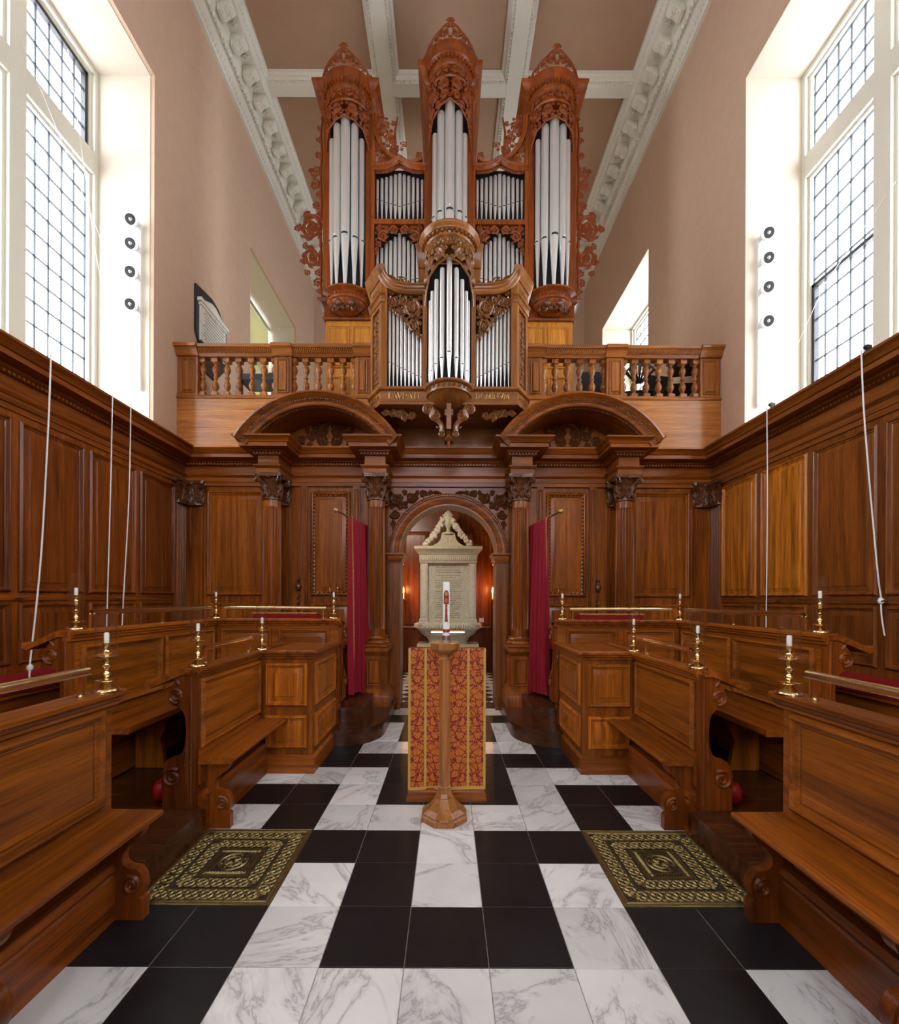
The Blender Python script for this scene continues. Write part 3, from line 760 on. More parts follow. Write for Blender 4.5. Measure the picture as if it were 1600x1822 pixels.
# segmental hoods on pairs of columns
HOOD = [(0, -.378), (0, .27), (.02, .275), (.035, .265), (.05, .24), (.07, .228), (.08, .215), (.095, .212), (.11, .20), (.13, .20), (.145, .19), (.15, .17), (.15, -.378)]
for s in (-1, 1):
    cx = s * 1.5875; R = 1.16; cz = 3.985 - R; hw = .985; am = math.asin(hw / R)
    path = [(cx + R * sin(-am + 2 * am * i / 40), 5.385, cz + R * cos(-am + 2 * am * i / 40)) for i in range(41)]
    hood = ob('segmental_hood', MB().sweep(path, HOOD, (0, -1, 0)), 'oak_x', screen)
    mb = MB()
    for rr, yy, q in ((R - .082, 5.385 - .222, .011), (R - .152, 5.385 - .14, .012)):
        n = 70
        for i in range(n):
            a = (-am + 2 * am * (i + .5) / n) * .97; mb.ball((cx + rr * sin(a), yy, cz + rr * cos(a)), q, 5, 3)
    ob('bead_moulding', mb, 'carving_dark', hood, kind='stuff')
    # tympanum carving at the back of the hood
    mb = MB(); P = lambda u, v, c=0.0: (cx + u, 5.735 - c, v)
    ob('tympanum', MB().prism([(-.9, 3.47)] + [(R * .93 * sin(a), cz + R * .93 * cos(a)) for a in [(-.75 + 1.5 * i / 16) for i in range(17)]] + [(.9, 3.47)], lambda u, v, c: (cx + u, 5.763 - c, v), 0, .025), 'oak_x', screen, smooth=0)
    for m_ in (-1, 1):
        for i, (x, y, r) in enumerate(((.09, 3.72, .085), (.09, 3.58, .07), (.24, 3.66, .075), (.37, 3.62, .066), (.30, 3.75, .04), (.49, 3.58, .055), (.59, 3.54, .04), (.05, 3.82, .05), (.20, 3.78, .045), (.26, 3.55, .05), (.41, 3.52, .045))):
            scroll(mb, P, m_ * x, y, r, 1 + i if m_ > 0 else pi - 1 - i, m_ * (1 if i % 2 else -1), .08, leaves=7, n=16, wd=.25)
    stroke(mb, P, [(.16 * cos(a), 3.67 + .17 * sin(a)) for a in [2 * pi * i / 20 for i in range(21)]], [.024] * 21, .07)
    ob('cartouche_carving', mb, 'carving_dark', screen)
# ---------------------------------------------------------------- gallery front
ob_g = thing('gallery_balustrade', 'oak gallery parapet of plain planks and turned balusters', 'balustrade', (0, 5.8, 3.48))
seams = [3.46, 3.79, 4.025, 4.18]
for i in range(3):
    for a, b in ((-3.65, -.9), (-.898, .898), (.9, 3.65)):
        ob('plank', MB().box(a, b, 5.765, 5.80, seams[i] + .001, seams[i + 1] - .001), 'fascia_oak', ob_g, smooth=0)
ob('fascia_core', MB().box(-3.65, 3.65, 5.80, 5.95, 3.47, 4.19), 'oak_x', ob_g, smooth=0)
ob('bottom_rail', MB().sweep([(-3.65, 5.80, 4.18), (3.65, 5.80, 4.18)], [(-.12, 0), (.05, 0), (.055, .015), (.045, .03), (.035, .05), (-.12, .05)], (0, 0, 1)), 'gallery_oak', ob_g)
TOP = [(-.10, 4.745), (.03, 4.745), (.035, 4.76), (.05, 4.775), (.06, 4.81), (.085, 4.835), (.10, 4.84), (.105, 4.875), (.095, 4.885), (-.14, 4.885)]
def rail(a, b, off): return MB().sweep([(a, 5.80 - off, 0), (b, 5.80 - off, 0)], TOP, (0, 0, 1))
PEDX = [(3.375, 3.635), (2.115, 2.345), (1.06, 1.26)]
for s in (-1, 1):
    for a, b in ((.7, 1.27), (1.27, 2.105), (2.355, 3.365)):
        q = sorted((s * a, s * b)); h = ob('handrail', rail(q[0], q[1], 0), 'gallery_oak', ob_g)
        mb = MB(); x = q[0] + .01
        while x < q[1]:
            leaf(mb, lambda u, v, c=0.0: (u, 5.80 - .055 - c - (v - 4.775) * .5, v), x, 4.775, .9, .07, .012, .5, .014, 4); x += .028
        ob('leaf_moulding', mb, 'gallery_oak', h, kind='stuff')
    for a, b in PEDX:
        q = sorted((s * a, s * b))
        pm = MB().box(q[0], q[1], 5.77, 5.92, 4.23, 4.745); panel_mb(pm, (q[0] + .035, 5.77, 4.26), (1, 0, 0), (0, -1, 0), q[1] - q[0] - .07, .45, mo=.5, bev=.012)
        ob('newel', pm, 'gallery_oak_z', ob_g); ob('handrail', rail(q[0] - .02, q[1] + .02, .025), 'gallery_oak', ob_g)
def baluster_mesh():
    mb = MB(); mb.box(-.042, .042, -.042, .042, 0, .055); mb.box(-.042, .042, -.042, .042, .46, .515)
    half = [(.036, 0), (.036, .012), (.022, .02), (.018, .03), (.028, .045), (.042, .075), (.046, .095), (.040, .12), (.026, .15), (.018, .175), (.020, .185), (.030, .192), (.030, .203)]
    prof = [(r, .055 + z) for r, z in half] + [(r, .46 - z) for r, z in half[::-1]]
    mb.lathe(prof, seg=14, cap=False); return shared('baluster', mb, 'gallery_oak_z', 50)
ME_BAL = baluster_mesh()
for s in (-1, 1):
    for x in (3.34, 3.17, 3.01, 2.845, 2.675, 2.51, 2.36, 2.10, 1.94, 1.77, 1.60, 1.435, 1.28): inst('baluster', ME_BAL, (s * x, 5.84, 4.23), ob_g)
# gallery floor and the lobby under it
ob('trim_3', MB().box(-3.65, 3.65, 5.95, Y_B, 3.62, 4.14), 'plaster_white', kind='structure', smooth=0, label='gallery floor slab above the lobby')
lob = MB(); lob.box(-3.65, 3.65, 8.95, 9.05, 0, 3.62)
l = bpy.data.lights.new('lobby_fill', 'POINT'); l.energy = 38; l.color = (1, .93, .78); l.shadow_soft_size = .12  # added bare point light without a fixture, brightens the monument
lo = bpy.data.objects.new('lobby_fill', l); C.objects.link(lo); lo.location = (-1.0, 6.7, 3.25)
wl = ob('wall_lobby', lob, 'panelling_z', kind='structure', smooth=0, label='dark panelled lobby wall behind the stone monument')
for x in (-1.55, -.95, .35, .95): panel(wl, (x, 8.95, .9), (1, 0, 0), (0, -1, 0), .55, 2.0, 'panelling_z')
for s in (-1, 1):
    a, b = sorted((s * 1.7, s * 1.75)); ob('partition', MB().box(a, b, 6.1, 8.95, 0, 3.62), 'panelling_z', wl, smooth=0)
# ================================================================ CHOIR STALLS
def SX(s): return lambda u, v, c=0.0: (s * u, c, v)          # profile in (x from centre, z), extruded along y
def smooth_poly(pts, n=4, closed=True):
    """Catmull-Rom through the points"""
    out = []; N = len(pts)
    for i in range(N if closed else N - 1):
        p0, p1, p2, p3 = (pts[(i - 1) % N] if closed or i else pts[0]), pts[i], pts[(i + 1) % N], (pts[(i + 2) % N] if closed or i + 2 < N else pts[-1])
        for k in range(n):
            t = k / n; t2, t3 = t * t, t * t * t
            out.append(tuple(.5 * (2 * p1[j] + (p2[j] - p0[j]) * t + (2 * p0[j] - 5 * p1[j] + 4 * p2[j] - p3[j]) * t2 + (3 * p1[j] - p0[j] - 3 * p2[j] + p3[j]) * t3) for j in (0, 1)))
    if not closed: out.append(pts[-1])
    return out
CAPR = [(-.035, -.06), (.012, -.06), (.016, -.045), (.03, -.035), (.034, -.02), (.05, -.012), (.05, .006), (.04, .014), (-.035, .014)]   # moulded cap rail
BRK = smooth_poly([(1.80, .262), (1.805, .33), (1.80, .40), (1.77, .475), (1.715, .497), (1.672, .53), (1.655, .60), (1.653, .69), (1.664, .765), (1.70, .808), (1.745, .825), (1.765, .88), (1.745, .94), (1.72, .97)], 4, False)
ENDP = [(1.60, .17), (1.80, .17), (1.80, .262)] + BRK[1:] + [(1.72, 1.0), (1.60, 1.03)]
def scroll_end(mb, P, c0, c1, dx=0.0, dz=0.0):
    mb.prism([(u + dx, v + dz) for u, v in ENDP], P, c0, c1)
    Q = lambda u, v, c=0.0: P(u + dx, v + dz, c0 - c)
    for cx, cz, r, a, d in ((1.735, .365, .062, 2.2, -1), (1.712, .885, .05, -1.8, 1)):
        stroke(mb, Q, spiral(cx, cz, r, .012, a, d * 1.9, 26), [.013 - .006 * i / 26 for i in range(27)], .016)
    leaf(mb, Q, 1.66, .44, 1.75, .17, .014, -.2, .012); leaf(mb, Q, 1.69, .95, .9, .06, .012, .2, .012)
    stroke(mb, Q, [(1.62, .2), (1.62, .6), (1.62, 1.0)], [.008] * 3, .008)
FOOT = [(1.62, 0), (1.415, 0), (1.415, .095), (1.432, .105)] + smooth_poly([(1.432, .105), (1.412, .15), (1.418, .20), (1.445, .235), (1.485, .242), (1.512, .262), (1.512, .305), (1.485, .345), (1.44, .375), (1.42, .405)], 3, False)[1:] + [(1.42, .432), (1.62, .432)]
def foot(mb, P, c0, c1):
    mb.prism(FOOT, P, c0, c1)
    Q = lambda u, v, c=0.0: P(u, v, c0 - c)
    stroke(mb, Q, spiral(1.468, .165, .045, .01, 1.2, 1.7, 22), [.010 - .004 * i / 22 for i in range(23)], .012)
SEAT = [(1.63, .432), (1.405, .432), (1.395, .438), (1.388, .447), (1.376, .452), (1.375, .468), (1.382, .474), (1.63, .476)]
def boards(s, t, y0, y1, feet, pans):
    """panelled desk with the bench fixed to its aisle side"""
    P = SX(s)
    ob('desk_board', MB().box(*sorted((s * 1.614, s * 1.655)), y0, y1, .02, 1.04), 'oak_y', t, smooth=0)
    for a, b in pans:
        panel(t, (s * 1.614, a, .53), (0, 1, 0), (-s, 0, 0), b - a, .44, 'oak_panel_y', mo=1.15, bev=.006, raise_=.0)
    ob('bench_seat', MB().prism(SEAT, P, y0 + .0, y1 + (.02 if y1 < 3 else 0)), 'oak_y', t, smooth=20)
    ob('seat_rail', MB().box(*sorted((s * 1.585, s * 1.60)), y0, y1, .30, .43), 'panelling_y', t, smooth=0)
    ob('kick_board', MB().prism([(1.61, 0), (1.545, 0), (1.545, .20), (1.555, .21), (1.54, .235), (1.555, .262), (1.61, .262)], P, y0, y1), 'panelling_y', t)  # darker wood for kick board and bench ends: wear plus painted-in seat shade
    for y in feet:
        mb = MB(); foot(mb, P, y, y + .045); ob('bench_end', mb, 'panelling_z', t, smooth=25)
def book_slope(s, t, y0, y1, x, z, name='book_board'):
    ob(name, MB().prism([(x - .03, z - .035), (x - .035, z), (x + .02, z + .008), (x + .22, z - .085), (x + .245, z - .07), (x + .255, z - .10), (x + .22, z - .12), (x + .02, z - .035)], SX(s), y0, y1), 'oak_y', t, smooth=20)
def cap_y(s, x, y0, y1, z):
    path = [(-x, y0, z), (-x, y1, z)] if s < 0 else [(x, y1, z), (x, y0, z)]
    return MB().sweep(path, CAPR, (0, 0, 1))
for s in (-1, 1):
    sd = 'left' if s < 0 else 'right'; P = SX(s)
    # A: near front desk ------------------------------------------------
    t = thing('choir_desk', 'nearest %s oak choir desk with long aisle bench, cut by the picture edge' % sd, 'choir stall', (s * 1.6, 1.2, 0), 'choir stalls')
    boards(s, t, -.30, 2.065, (.72, 1.36, 2.0), ((-.2, .92), (1.02, 2.0)))
    ob('cap_rail', cap_y(s, 1.614, -.3, 2.10, 1.045), 'oak_y', t)
    book_slope(s, t, -.3, 2.065, 1.66, 1.055)
    # B: far front desk with boxed return -------------------------------
    t = thing('choir_desk', 'middle %s oak choir desk with short aisle bench, scrolled end and boxed corner' % sd, 'choir stall', (s * 1.6, 3.2, 0), 'choir stalls')
    boards(s, t, 2.76, 3.70, (2.80,), ((2.80, 3.66),))
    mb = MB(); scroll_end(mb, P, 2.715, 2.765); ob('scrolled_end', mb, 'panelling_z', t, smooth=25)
    book_slope(s, t, 2.70, 4.40, 1.655, 1.05)
    bx = MB().box(*sorted((s * 1.165, s * 1.614)), 3.705, 4.50, .0, 1.04); ob('corner_box', bx, 'oak_z', t, smooth=0)
    bp = MB(); path = [(-1.62, 3.702, 0), (-1.162, 3.702, 0), (-1.162, 4.45, 0)] if s < 0 else [(1.162, 4.45, 0), (1.162, 3.702, 0), (1.62, 3.702, 0)]
    ob('plinth', bp.sweep(path, [(0, 0), (.02, 0), (.02, .13), (.012, .14), (.004, .15), (0, .155)], (0, 0, 1)), 'oak_x', t)
    a = min(s * 1.215, s * 1.565)
    for z, h in ((.58, .36), (.22, .27)):
        panel(t, (a, 3.703, z), (1, 0, 0), (0, -1, 0), .35, h, 'oak_panel_z', bev=.04, raise_=.012)
        panel(t, (s * 1.164, 3.76, z), (0, 1, 0), (-s, 0, 0), .62, h, 'oak_panel_z', bev=.04, raise_=.012)
    path = [(-1.614, 2.74, 1.045), (-1.614, 3.70, 1.045), (-1.165, 3.70, 1.045), (-1.165, 4.52, 1.045)]
    if s > 0: path = [(-x, y, z) for x, y, z in path[::-1]]
    ob('cap_rail', MB().sweep(path, CAPR, (0, 0, 1)), 'oak_y', t)
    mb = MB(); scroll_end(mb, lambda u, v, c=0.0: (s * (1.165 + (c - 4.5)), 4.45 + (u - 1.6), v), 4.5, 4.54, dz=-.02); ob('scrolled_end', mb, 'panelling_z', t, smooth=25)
    # bench for the row behind B, backed by the rear desk
    t = thing('stall_bench', 'plain oak bench behind the middle %s choir desk' % sd, 'bench', (s * 2.25, 3.6, .17))
    ob('seat', MB().prism([(2.44, .60), (2.10, .60), (2.095, .61), (2.10, .645), (2.44, .65)], P, 2.83, 4.45), 'oak_y', t, smooth=0)
    for y in (3.35, 4.35): ob('support', MB().prism([(2.43, .175), (2.2, .175), (2.24, .4), (2.16, .6), (2.43, .6)], P, y, y + .04), 'oak_z', t, smooth=0)
    # C: rear desk with return across the end ---------------------------
    t = thing('choir_desk', 'rear %s oak choir desk turning across in front of the screen' % sd, 'choir stall', (s * 2.45, 3.6, .17), 'choir stalls')
    ob('desk_board', MB().box(*sorted((s * 2.452, s * 2.50)), 2.822, 4.60, .18, 1.27), 'oak_y', t, smooth=0)
    for a, b in ((2.87, 3.66), (3.715, 4.48)): panel(t, (s * 2.452, a, .72), (0, 1, 0), (-s, 0, 0), b - a, .46, 'oak_panel_y', mo=1.1, bev=.035)
    ob('return_board', MB().box(*sorted((s * 1.16, s * 2.45)), 4.55, 4.60, .36, 1.27), 'oak_x', t, smooth=0)
    for a, b in ((1.255, 1.785), (1.865, 2.39)):
        panel(t, (min(s * a, s * b), 4.55, .72), (1, 0, 0), (0, -1, 0), b - a, .46, 'oak_panel_x', mo=1.1, bev=.04)
    path = [(-2.45, 2.77, 1.275), (-2.45, 4.55, 1.275), (-1.13, 4.55, 1.275)]
    if s > 0: path = [(-x, y, z) for x, y, z in path[::-1]]
    ob('cap_rail', MB().sweep(path, CAPR, (0, 0, 1)), 'oak_y', t)
    book_slope(s, t, 2.76, 4.50, 2.49, 1.28)
    ob('book_board', MB().prism([(4.57, 1.245), (4.57, 1.285), (4.60, 1.288), (4.83, 1.20), (4.83, 1.17)], lambda u, v, c: (s * c, u, v), 1.13, 2.5), 'oak_x', t, smooth=0)
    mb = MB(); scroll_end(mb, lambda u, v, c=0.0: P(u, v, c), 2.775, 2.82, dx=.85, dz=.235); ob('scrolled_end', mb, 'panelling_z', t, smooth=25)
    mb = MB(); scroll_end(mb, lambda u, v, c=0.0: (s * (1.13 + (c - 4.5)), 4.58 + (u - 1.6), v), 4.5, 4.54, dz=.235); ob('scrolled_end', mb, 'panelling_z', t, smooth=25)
    # platforms ----------------------------------------------------------
    f = thing('stall_platform', 'dark oak stepped platform under the %s choir stalls' % sd, 'platform', (s * 2.5, 2.2, 0))
    edges = [1.53, 1.70, 1.87, 2.04, 2.21, 2.38, 2.47]
    for i in range(len(edges) - 1):
        ob('plank', MB().box(*sorted((s * (edges[i] + .001), s * (edges[i + 1] - .001))), (2.07 if i == 0 else -.3), (2.715 if i == 0 else 4.54), .145, .17), 'step_oak', f, smooth=0)
    ob('riser', MB().box(*sorted((s * 1.545, s * 1.56)), 2.07, 2.72, 0, .145), 'step_oak', f, smooth=0)
    ob('upper_platform', MB().box(*sorted((s * 2.47, s * 3.565)), -.3, 5.84, 0, .34), 'step_oak', f, smooth=0)
    ob('return_platform', MB().box(*sorted((s * 1.17, s * 2.47)), 4.56, 5.84, 0, .34), 'step_oak', f, smooth=0)
    # seats along the wall and across the screen
    t = thing('cushioned_bench', 'long wall bench with red cushion below the %s panelling' % sd, 'bench', (s * 3.3, 2.5, .34))
    ob('seat_front', MB().box(*sorted((s * 3.12, s * 3.15)), -.3, 4.9, .345, .78), 'oak_y', t, smooth=0)
    ob('seat_board', MB().box(*sorted((s * 3.10, s * 3.56)), -.3, 4.9, .78, .81), 'oak_y', t, smooth=0)
    mb = MB().prism([(3.09, .812), (3.085, .84), (3.095, .865), (3.13, .875), (3.55, .875), (3.555, .812)], P, -.28, 4.88); ob('cushion', mb, 'red_cloth', t)
    t = thing('cushioned_bench', 'stall seat with red cushion beside the %s curtain' % sd, 'bench', (s * 1.8, 5.2, .34))
    ob('seat_board', MB().box(*sorted((s * 1.18, s * 2.12)), 4.98, 5.33, .86, .89), 'oak_x', t, smooth=0)
    ob('seat_front', MB().box(*sorted((s * 1.20, s * 2.10)), 5.0, 5.03, .345, .86), 'oak_x', t, smooth=0)
    ob('cushion', MB().prism([(4.97, .892), (4.96, .93), (4.975, .96), (5.02, .97), (5.32, .97), (5.33, .892)], lambda u, v, c: (s * c, u, v), 1.18, 2.11), 'red_cloth', t)
    # cushion with braid on the return book board
    t = thing('desk_cushion', 'red desk cushion edged with gold braid on the %s return desk' % sd, 'cushion', (s * 1.76, 4.7, 1.26))
    ob('cushion_pad', MB().prism([(4.63, 1.285), (4.625, 1.32), (4.65, 1.345), (4.80, 1.315), (4.82, 1.27), (4.82, 1.225)], lambda u, v, c: (s * c, u, v), 1.42, 2.10), 'red_cloth', t)
    mb = MB()
    for i in range(36): mb.ball((s * (1.43 + .67 * i / 35), 4.635, 1.343), .012, 5, 3, (1.2, 1, 1))
    ob('braid', mb, 'braid', t, kind='stuff')
    # hassock poking out behind B's end
    t = ob('hassock', MB().lathe([(.02, -.06), (.06, -.055), (.078, -.03), (.08, 0), (.078, .03), (.06, .055), (.02, .06)], (s * 1.865, 2.83, .245), 16, sx=.7, sy=1), 'red_leather')
    tag(t, 'round red leather hassock behind the %s scrolled desk end' % sd, 'hassock')
    # rounded steps up to the return stalls
    t = thing('stall_steps', 'pair of rounded dark oak steps beside the %s of the doorway' % sd, 'steps', (s * 1.0, 4.9, 0))
    def step_poly(x0, y0, r, xi, ye):
        return [(xi, y0)] + [(s_[0], s_[1]) for s_ in arc(x0 + r, y0 + r, r, -pi / 2, -pi, 10)] + [(x0, ye), (xi, ye)]
    for name, x0, y0, r, ye, z in (('lower_step', .70, 4.34, .46, 5.86, .17), ('upper_step', .93, 4.60, .23, 5.30, .34)):
        po = step_poly(x0, y0, r, 1.168, ye)
        mb = MB().prism([(u, v) for u, v in po], lambda u, v, c: (s * u, v, c), (0 if z < .2 else .171), z - .028)
        ob(name, mb, 'step_oak', t, smooth=20)
        q = [(1.168, y0 - .02)] + arc(x0 + r, y0 + r, r + .02, -pi / 2, -pi, 12) + [(x0 - .02, ye), (1.168, ye)]
        ob(name.replace('step', 'tread'), MB().prism(q, lambda u, v, c: (s * u, v, c), z - .028, z), 'step_oak', t, smooth=20)
# ================================================================ ORGANS
def pipe(parent, x, y, z0, zm, z1, r, ang=0.0, seg=18):
    """open diapason pipe: conical foot, mouth, cylindrical body; faces -y turned by ANG"""
    o = ob('pipe', MB().lathe([(r * .28, z0), (r * .97, zm - r * .4), (r, zm), (r, z1 - r * .6), (r * .93, z1)], (x, y, 0), seg), 'pipe_tin', parent, smooth=40)
    c, s_ = cos(ang), sin(ang)
    def P(u, v, d=0.0):   # wraps u round the pipe
        q = u / r; X, Y = (r + d) * sin(q), -(r + d) * cos(q)
        return (x + X * c - Y * s_, y + X * s_ + Y * c, v)
    w = r * .75; h = r * .42
    m_ = MB()
    for i in range(4):
        u0, u1 = -w + 2 * w * i / 4, -w + 2 * w * (i + 1) / 4
        m_.add([P(u0, zm, r * .035), P(u1, zm, r * .035), P(u1, zm + h, r * .035), P(u0, zm + h, r * .035)], [(0, 1, 2, 3)])
    ob('mouth', m_, 'pipe_slot', o, smooth=0)
    lip = MB(); top = zm + h + r * 2.1
    pts = [(-w, zm + h), (w, zm + h), (w, zm + h + r * .7), (w * .6, zm + h + r * 1.5), (0, top), (-w * .6, zm + h + r * 1.5), (-w, zm + h + r * .7)]
    ce = (0, zm + h + r * .6)
    vs = [P(u, v, r * .03) for u, v in pts] + [P(*ce, r * .08)]
    lip.add(vs, [(i, (i + 1) % 7, 7) for i in range(7)])
    for sg in (-1, 1): lip.fbox(P, sg * w - r * .06, sg * w + r * .06, zm - h * .6, zm + h * 1.4, -.001, r * .14)
    ob('lip', lip, 'pipe_tin', o, smooth=20)
    return o
def curved(cx, Y0, a, b):
    return lambda u, v, c=0.0: (cx + (a + c) * sin(u / a), Y0 - (b + c) * cos(u / a), v)
def tower(parent, cx, Y0, a, b, zb, zt, wood_m, carve_m, rim, bowl, crest, shade, seed, out=.07):
    lat = dict(seg=28, a0=pi, a1=2 * pi, sy=b / a)
    h = zt - zb
    prof = [(a - .03, zb), (a + .005, zb), (a + .012, zb + .01 * h / .4), (a + .02, zb + h * .05), (a + .008, zb + h * .09), (a + .008, zb + h * .42), (a + .02, zb + h * .45), (a + .03, zb + h * .52), (a + .035, zb + h * .62),
            (a + out * .7, zb + h * .70), (a + out * .75, zb + h * .78), (a + out * .9, zb + h * .84), (a + out, zb + h * .95), (a + out, zt), (a * .3, zt)]
    e = ob('tower_cornice', MB().lathe(prof, (cx, Y0, 0), **lat), wood_m, parent, smooth=40)
    P = curved(cx, Y0, a, b); mb = MB(); rs = h * .15; n = int(pi * a / (rs * 1.7))
    for i in range(n):
        u = -pi / 2 * a + pi * a * (i + .5) / n
        scroll(mb, lambda p, q, c=0.0: P(p, q, .012 + c), u, zb + h * .255, rs, i * 1.9, 1 if i % 2 else -1, .03, leaves=5, n=12, wd=.26)
    ob('frieze_carving', mb, carve_m, e)
    mb = MB(); n = int(pi * a / .045)
    for i in range(n):
        u = -pi / 2 * a + pi * a * (i + .5) / n; mb.fbox(lambda p, q, c: P(p, q, c), u - .010, u + .010, zb + h * .55, zb + h * .67, .01, .062)
    ob('dentil_band', mb, wood_m, e, kind='stuff', smooth=0)
    if crest:
        mb = MB(); A = a + out * .8; Q = curved(cx, Y0, A, b + out * .8); H = crest
        for m_ in (-1, 1):
            for i, (u, v, r) in enumerate(((.20, .36, .25), (.20, .36, .11), (.52, .24, .19), (.80, .17, .14), (1.08, .12, .11), (.07, .64, .12), (.38, .07, .08), (.36, .50, .09), (.03, .14, .09))):
                scroll(mb, lambda p, q, c=0.0: Q(p, q, c), m_ * u * A, zt + v * H, r * H, 1 + i if m_ > 0 else pi - 1 - i, m_ * (1 if i % 2 else -1), .03, leaves=6, n=16, wd=.22)
            stroke(mb, Q, [(m_ * A * q, zt + H * v) for q, v in ((.02, .80), (.13, .74), (.27, .64), (.40, .50), (.56, .42), (.72, .32), (.95, .24), (1.2, .14))], [.018] * 8, .03)
            leaf(mb, Q, m_ * A * 1.35, zt, 1.57, H * .45, H * .10, m_ * .3, .03)
        for k in (-1.0, -.5, 0, .5, 1.0): leaf(mb, Q, 0, zt + H * .86, pi / 2 + k, H * .26, H * .075, k * .6, .03)
        ob('crest', mb, carve_m, e)
    zc, zs, rmx = shade     # lowest point of the shade at the centre and at the sides
    mb = MB(); m2 = pi / 2 * a * .97
    half = [(0.004, zb - .002), (m2, zb - .002), (m2, zs), (m2 * .86, zs + (zc - zs) * .22), (m2 * .62, zs + (zc - zs) * .62), (m2 * .3, zs + (zc - zs) * .85), (0.004, zc)]
    carve(mb, lambda p, q, c=0.0: P(p, q, .012 + c), half, rmx, rmx * .25, .03, seed, mirror=0.0, leaves=6, n=16, wd=.27)
    for m_ in (-1, 1): stroke(mb, lambda p, q, c=0.0: P(p, q, .012 + c), [(m_ * u, v + .008) for u, v in half[2:]], [.014] * (len(half) - 2), .022)
    ob('pipe_shade', mb, carve_m, parent)
    if bowl:
        zr, zl = bowl
        h = zr - zl
        prof = [(a * .25, zl), (a * .55, zl + h * .12), (a * .85, zl + h * .36), (a * .93, zl + h * .5), (a + .005, zl + h * .53), (a + .005, zl + h * .62), (a - .005, zl + h * .64), (a - .005, zl + h * .84), (a + .02, zl + h * .87), (a + rim, zl + h * .93), (a + rim, zr), (a * .3, zr)]
        bo = ob('tower_foot', MB().lathe(prof, (cx, Y0, 0), **lat), wood_m, parent, smooth=40)
        mb = MB(); n = int(pi * a / .06)
        for i in range(n):
            u = -pi / 2 * a + pi * a * (i + .5) / n
            scroll(mb, lambda p, q, c=0.0: P(p, q, c), u, zl + h * .74, min(.03, h * .10), i * 2.1, 1 if i % 2 else -1, .016, leaves=3, n=10, wd=.22)
        ob('foot_carving', mb, carve_m, bo)
        return bo
# ---------------------------------------------------------------- the great organ
YO = 6.55
org = thing('great_organ', 'large red brown organ case with three pipe towers on the gallery', 'organ', (0, 6.8, 4.145))
ob('lower_case', MB().box(-1.90, 1.90, 6.62, 7.05, 4.145, 5.80), 'organ_oak_light', org, smooth=0)
for i in range(10):
    x = -1.86 + i * .376
    if abs(x + .16) < .75: continue
    panel(org, (x, 6.62, 5.05), (1, 0, 0), (0, -1, 0), .32, .64, 'organ_oak_light', mo=.7, bev=.008, raise_=.002); panel(org, (x, 6.62, 4.25), (1, 0, 0), (0, -1, 0), .32, .66, 'organ_oak_light', mo=.7, bev=.008, raise_=.002)
ob('base_cornice', MB().sweep([(-1.91, 7.05, 0), (-1.91, 6.60, 0), (1.91, 6.60, 0), (1.91, 7.05, 0)], [(0, 5.77), (.02, 5.775), (.03, 5.80), (.01, 5.83), (.01, 6.0), (.03, 6.01), (.06, 6.03), (.09, 6.04), (.09, 6.065), (0, 6.07)], (0, 0, 1)).box(-1.90, 1.90, 6.61, 7.05, 5.78, 6.065), 'organ_oak', org)
mb = MB()
for i in range(40):
    x = -1.85 + 3.7 * (i + .5) / 40; scroll(mb, lambda p, q, c=0.0: (p, 6.585 - c, q), x, 5.915, .05, i * 2.2, 1 if i % 2 else -1, .02, leaves=3, n=10, wd=.2)
ob('frieze_carving', mb, 'carving_red', org)
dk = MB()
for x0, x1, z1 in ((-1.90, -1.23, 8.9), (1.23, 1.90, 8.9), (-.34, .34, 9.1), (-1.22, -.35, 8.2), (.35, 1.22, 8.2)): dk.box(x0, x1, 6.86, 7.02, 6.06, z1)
ob('inner_shade', dk, 'interior_shade', org, smooth=0)  # black blocks paint in the dark of the case interior
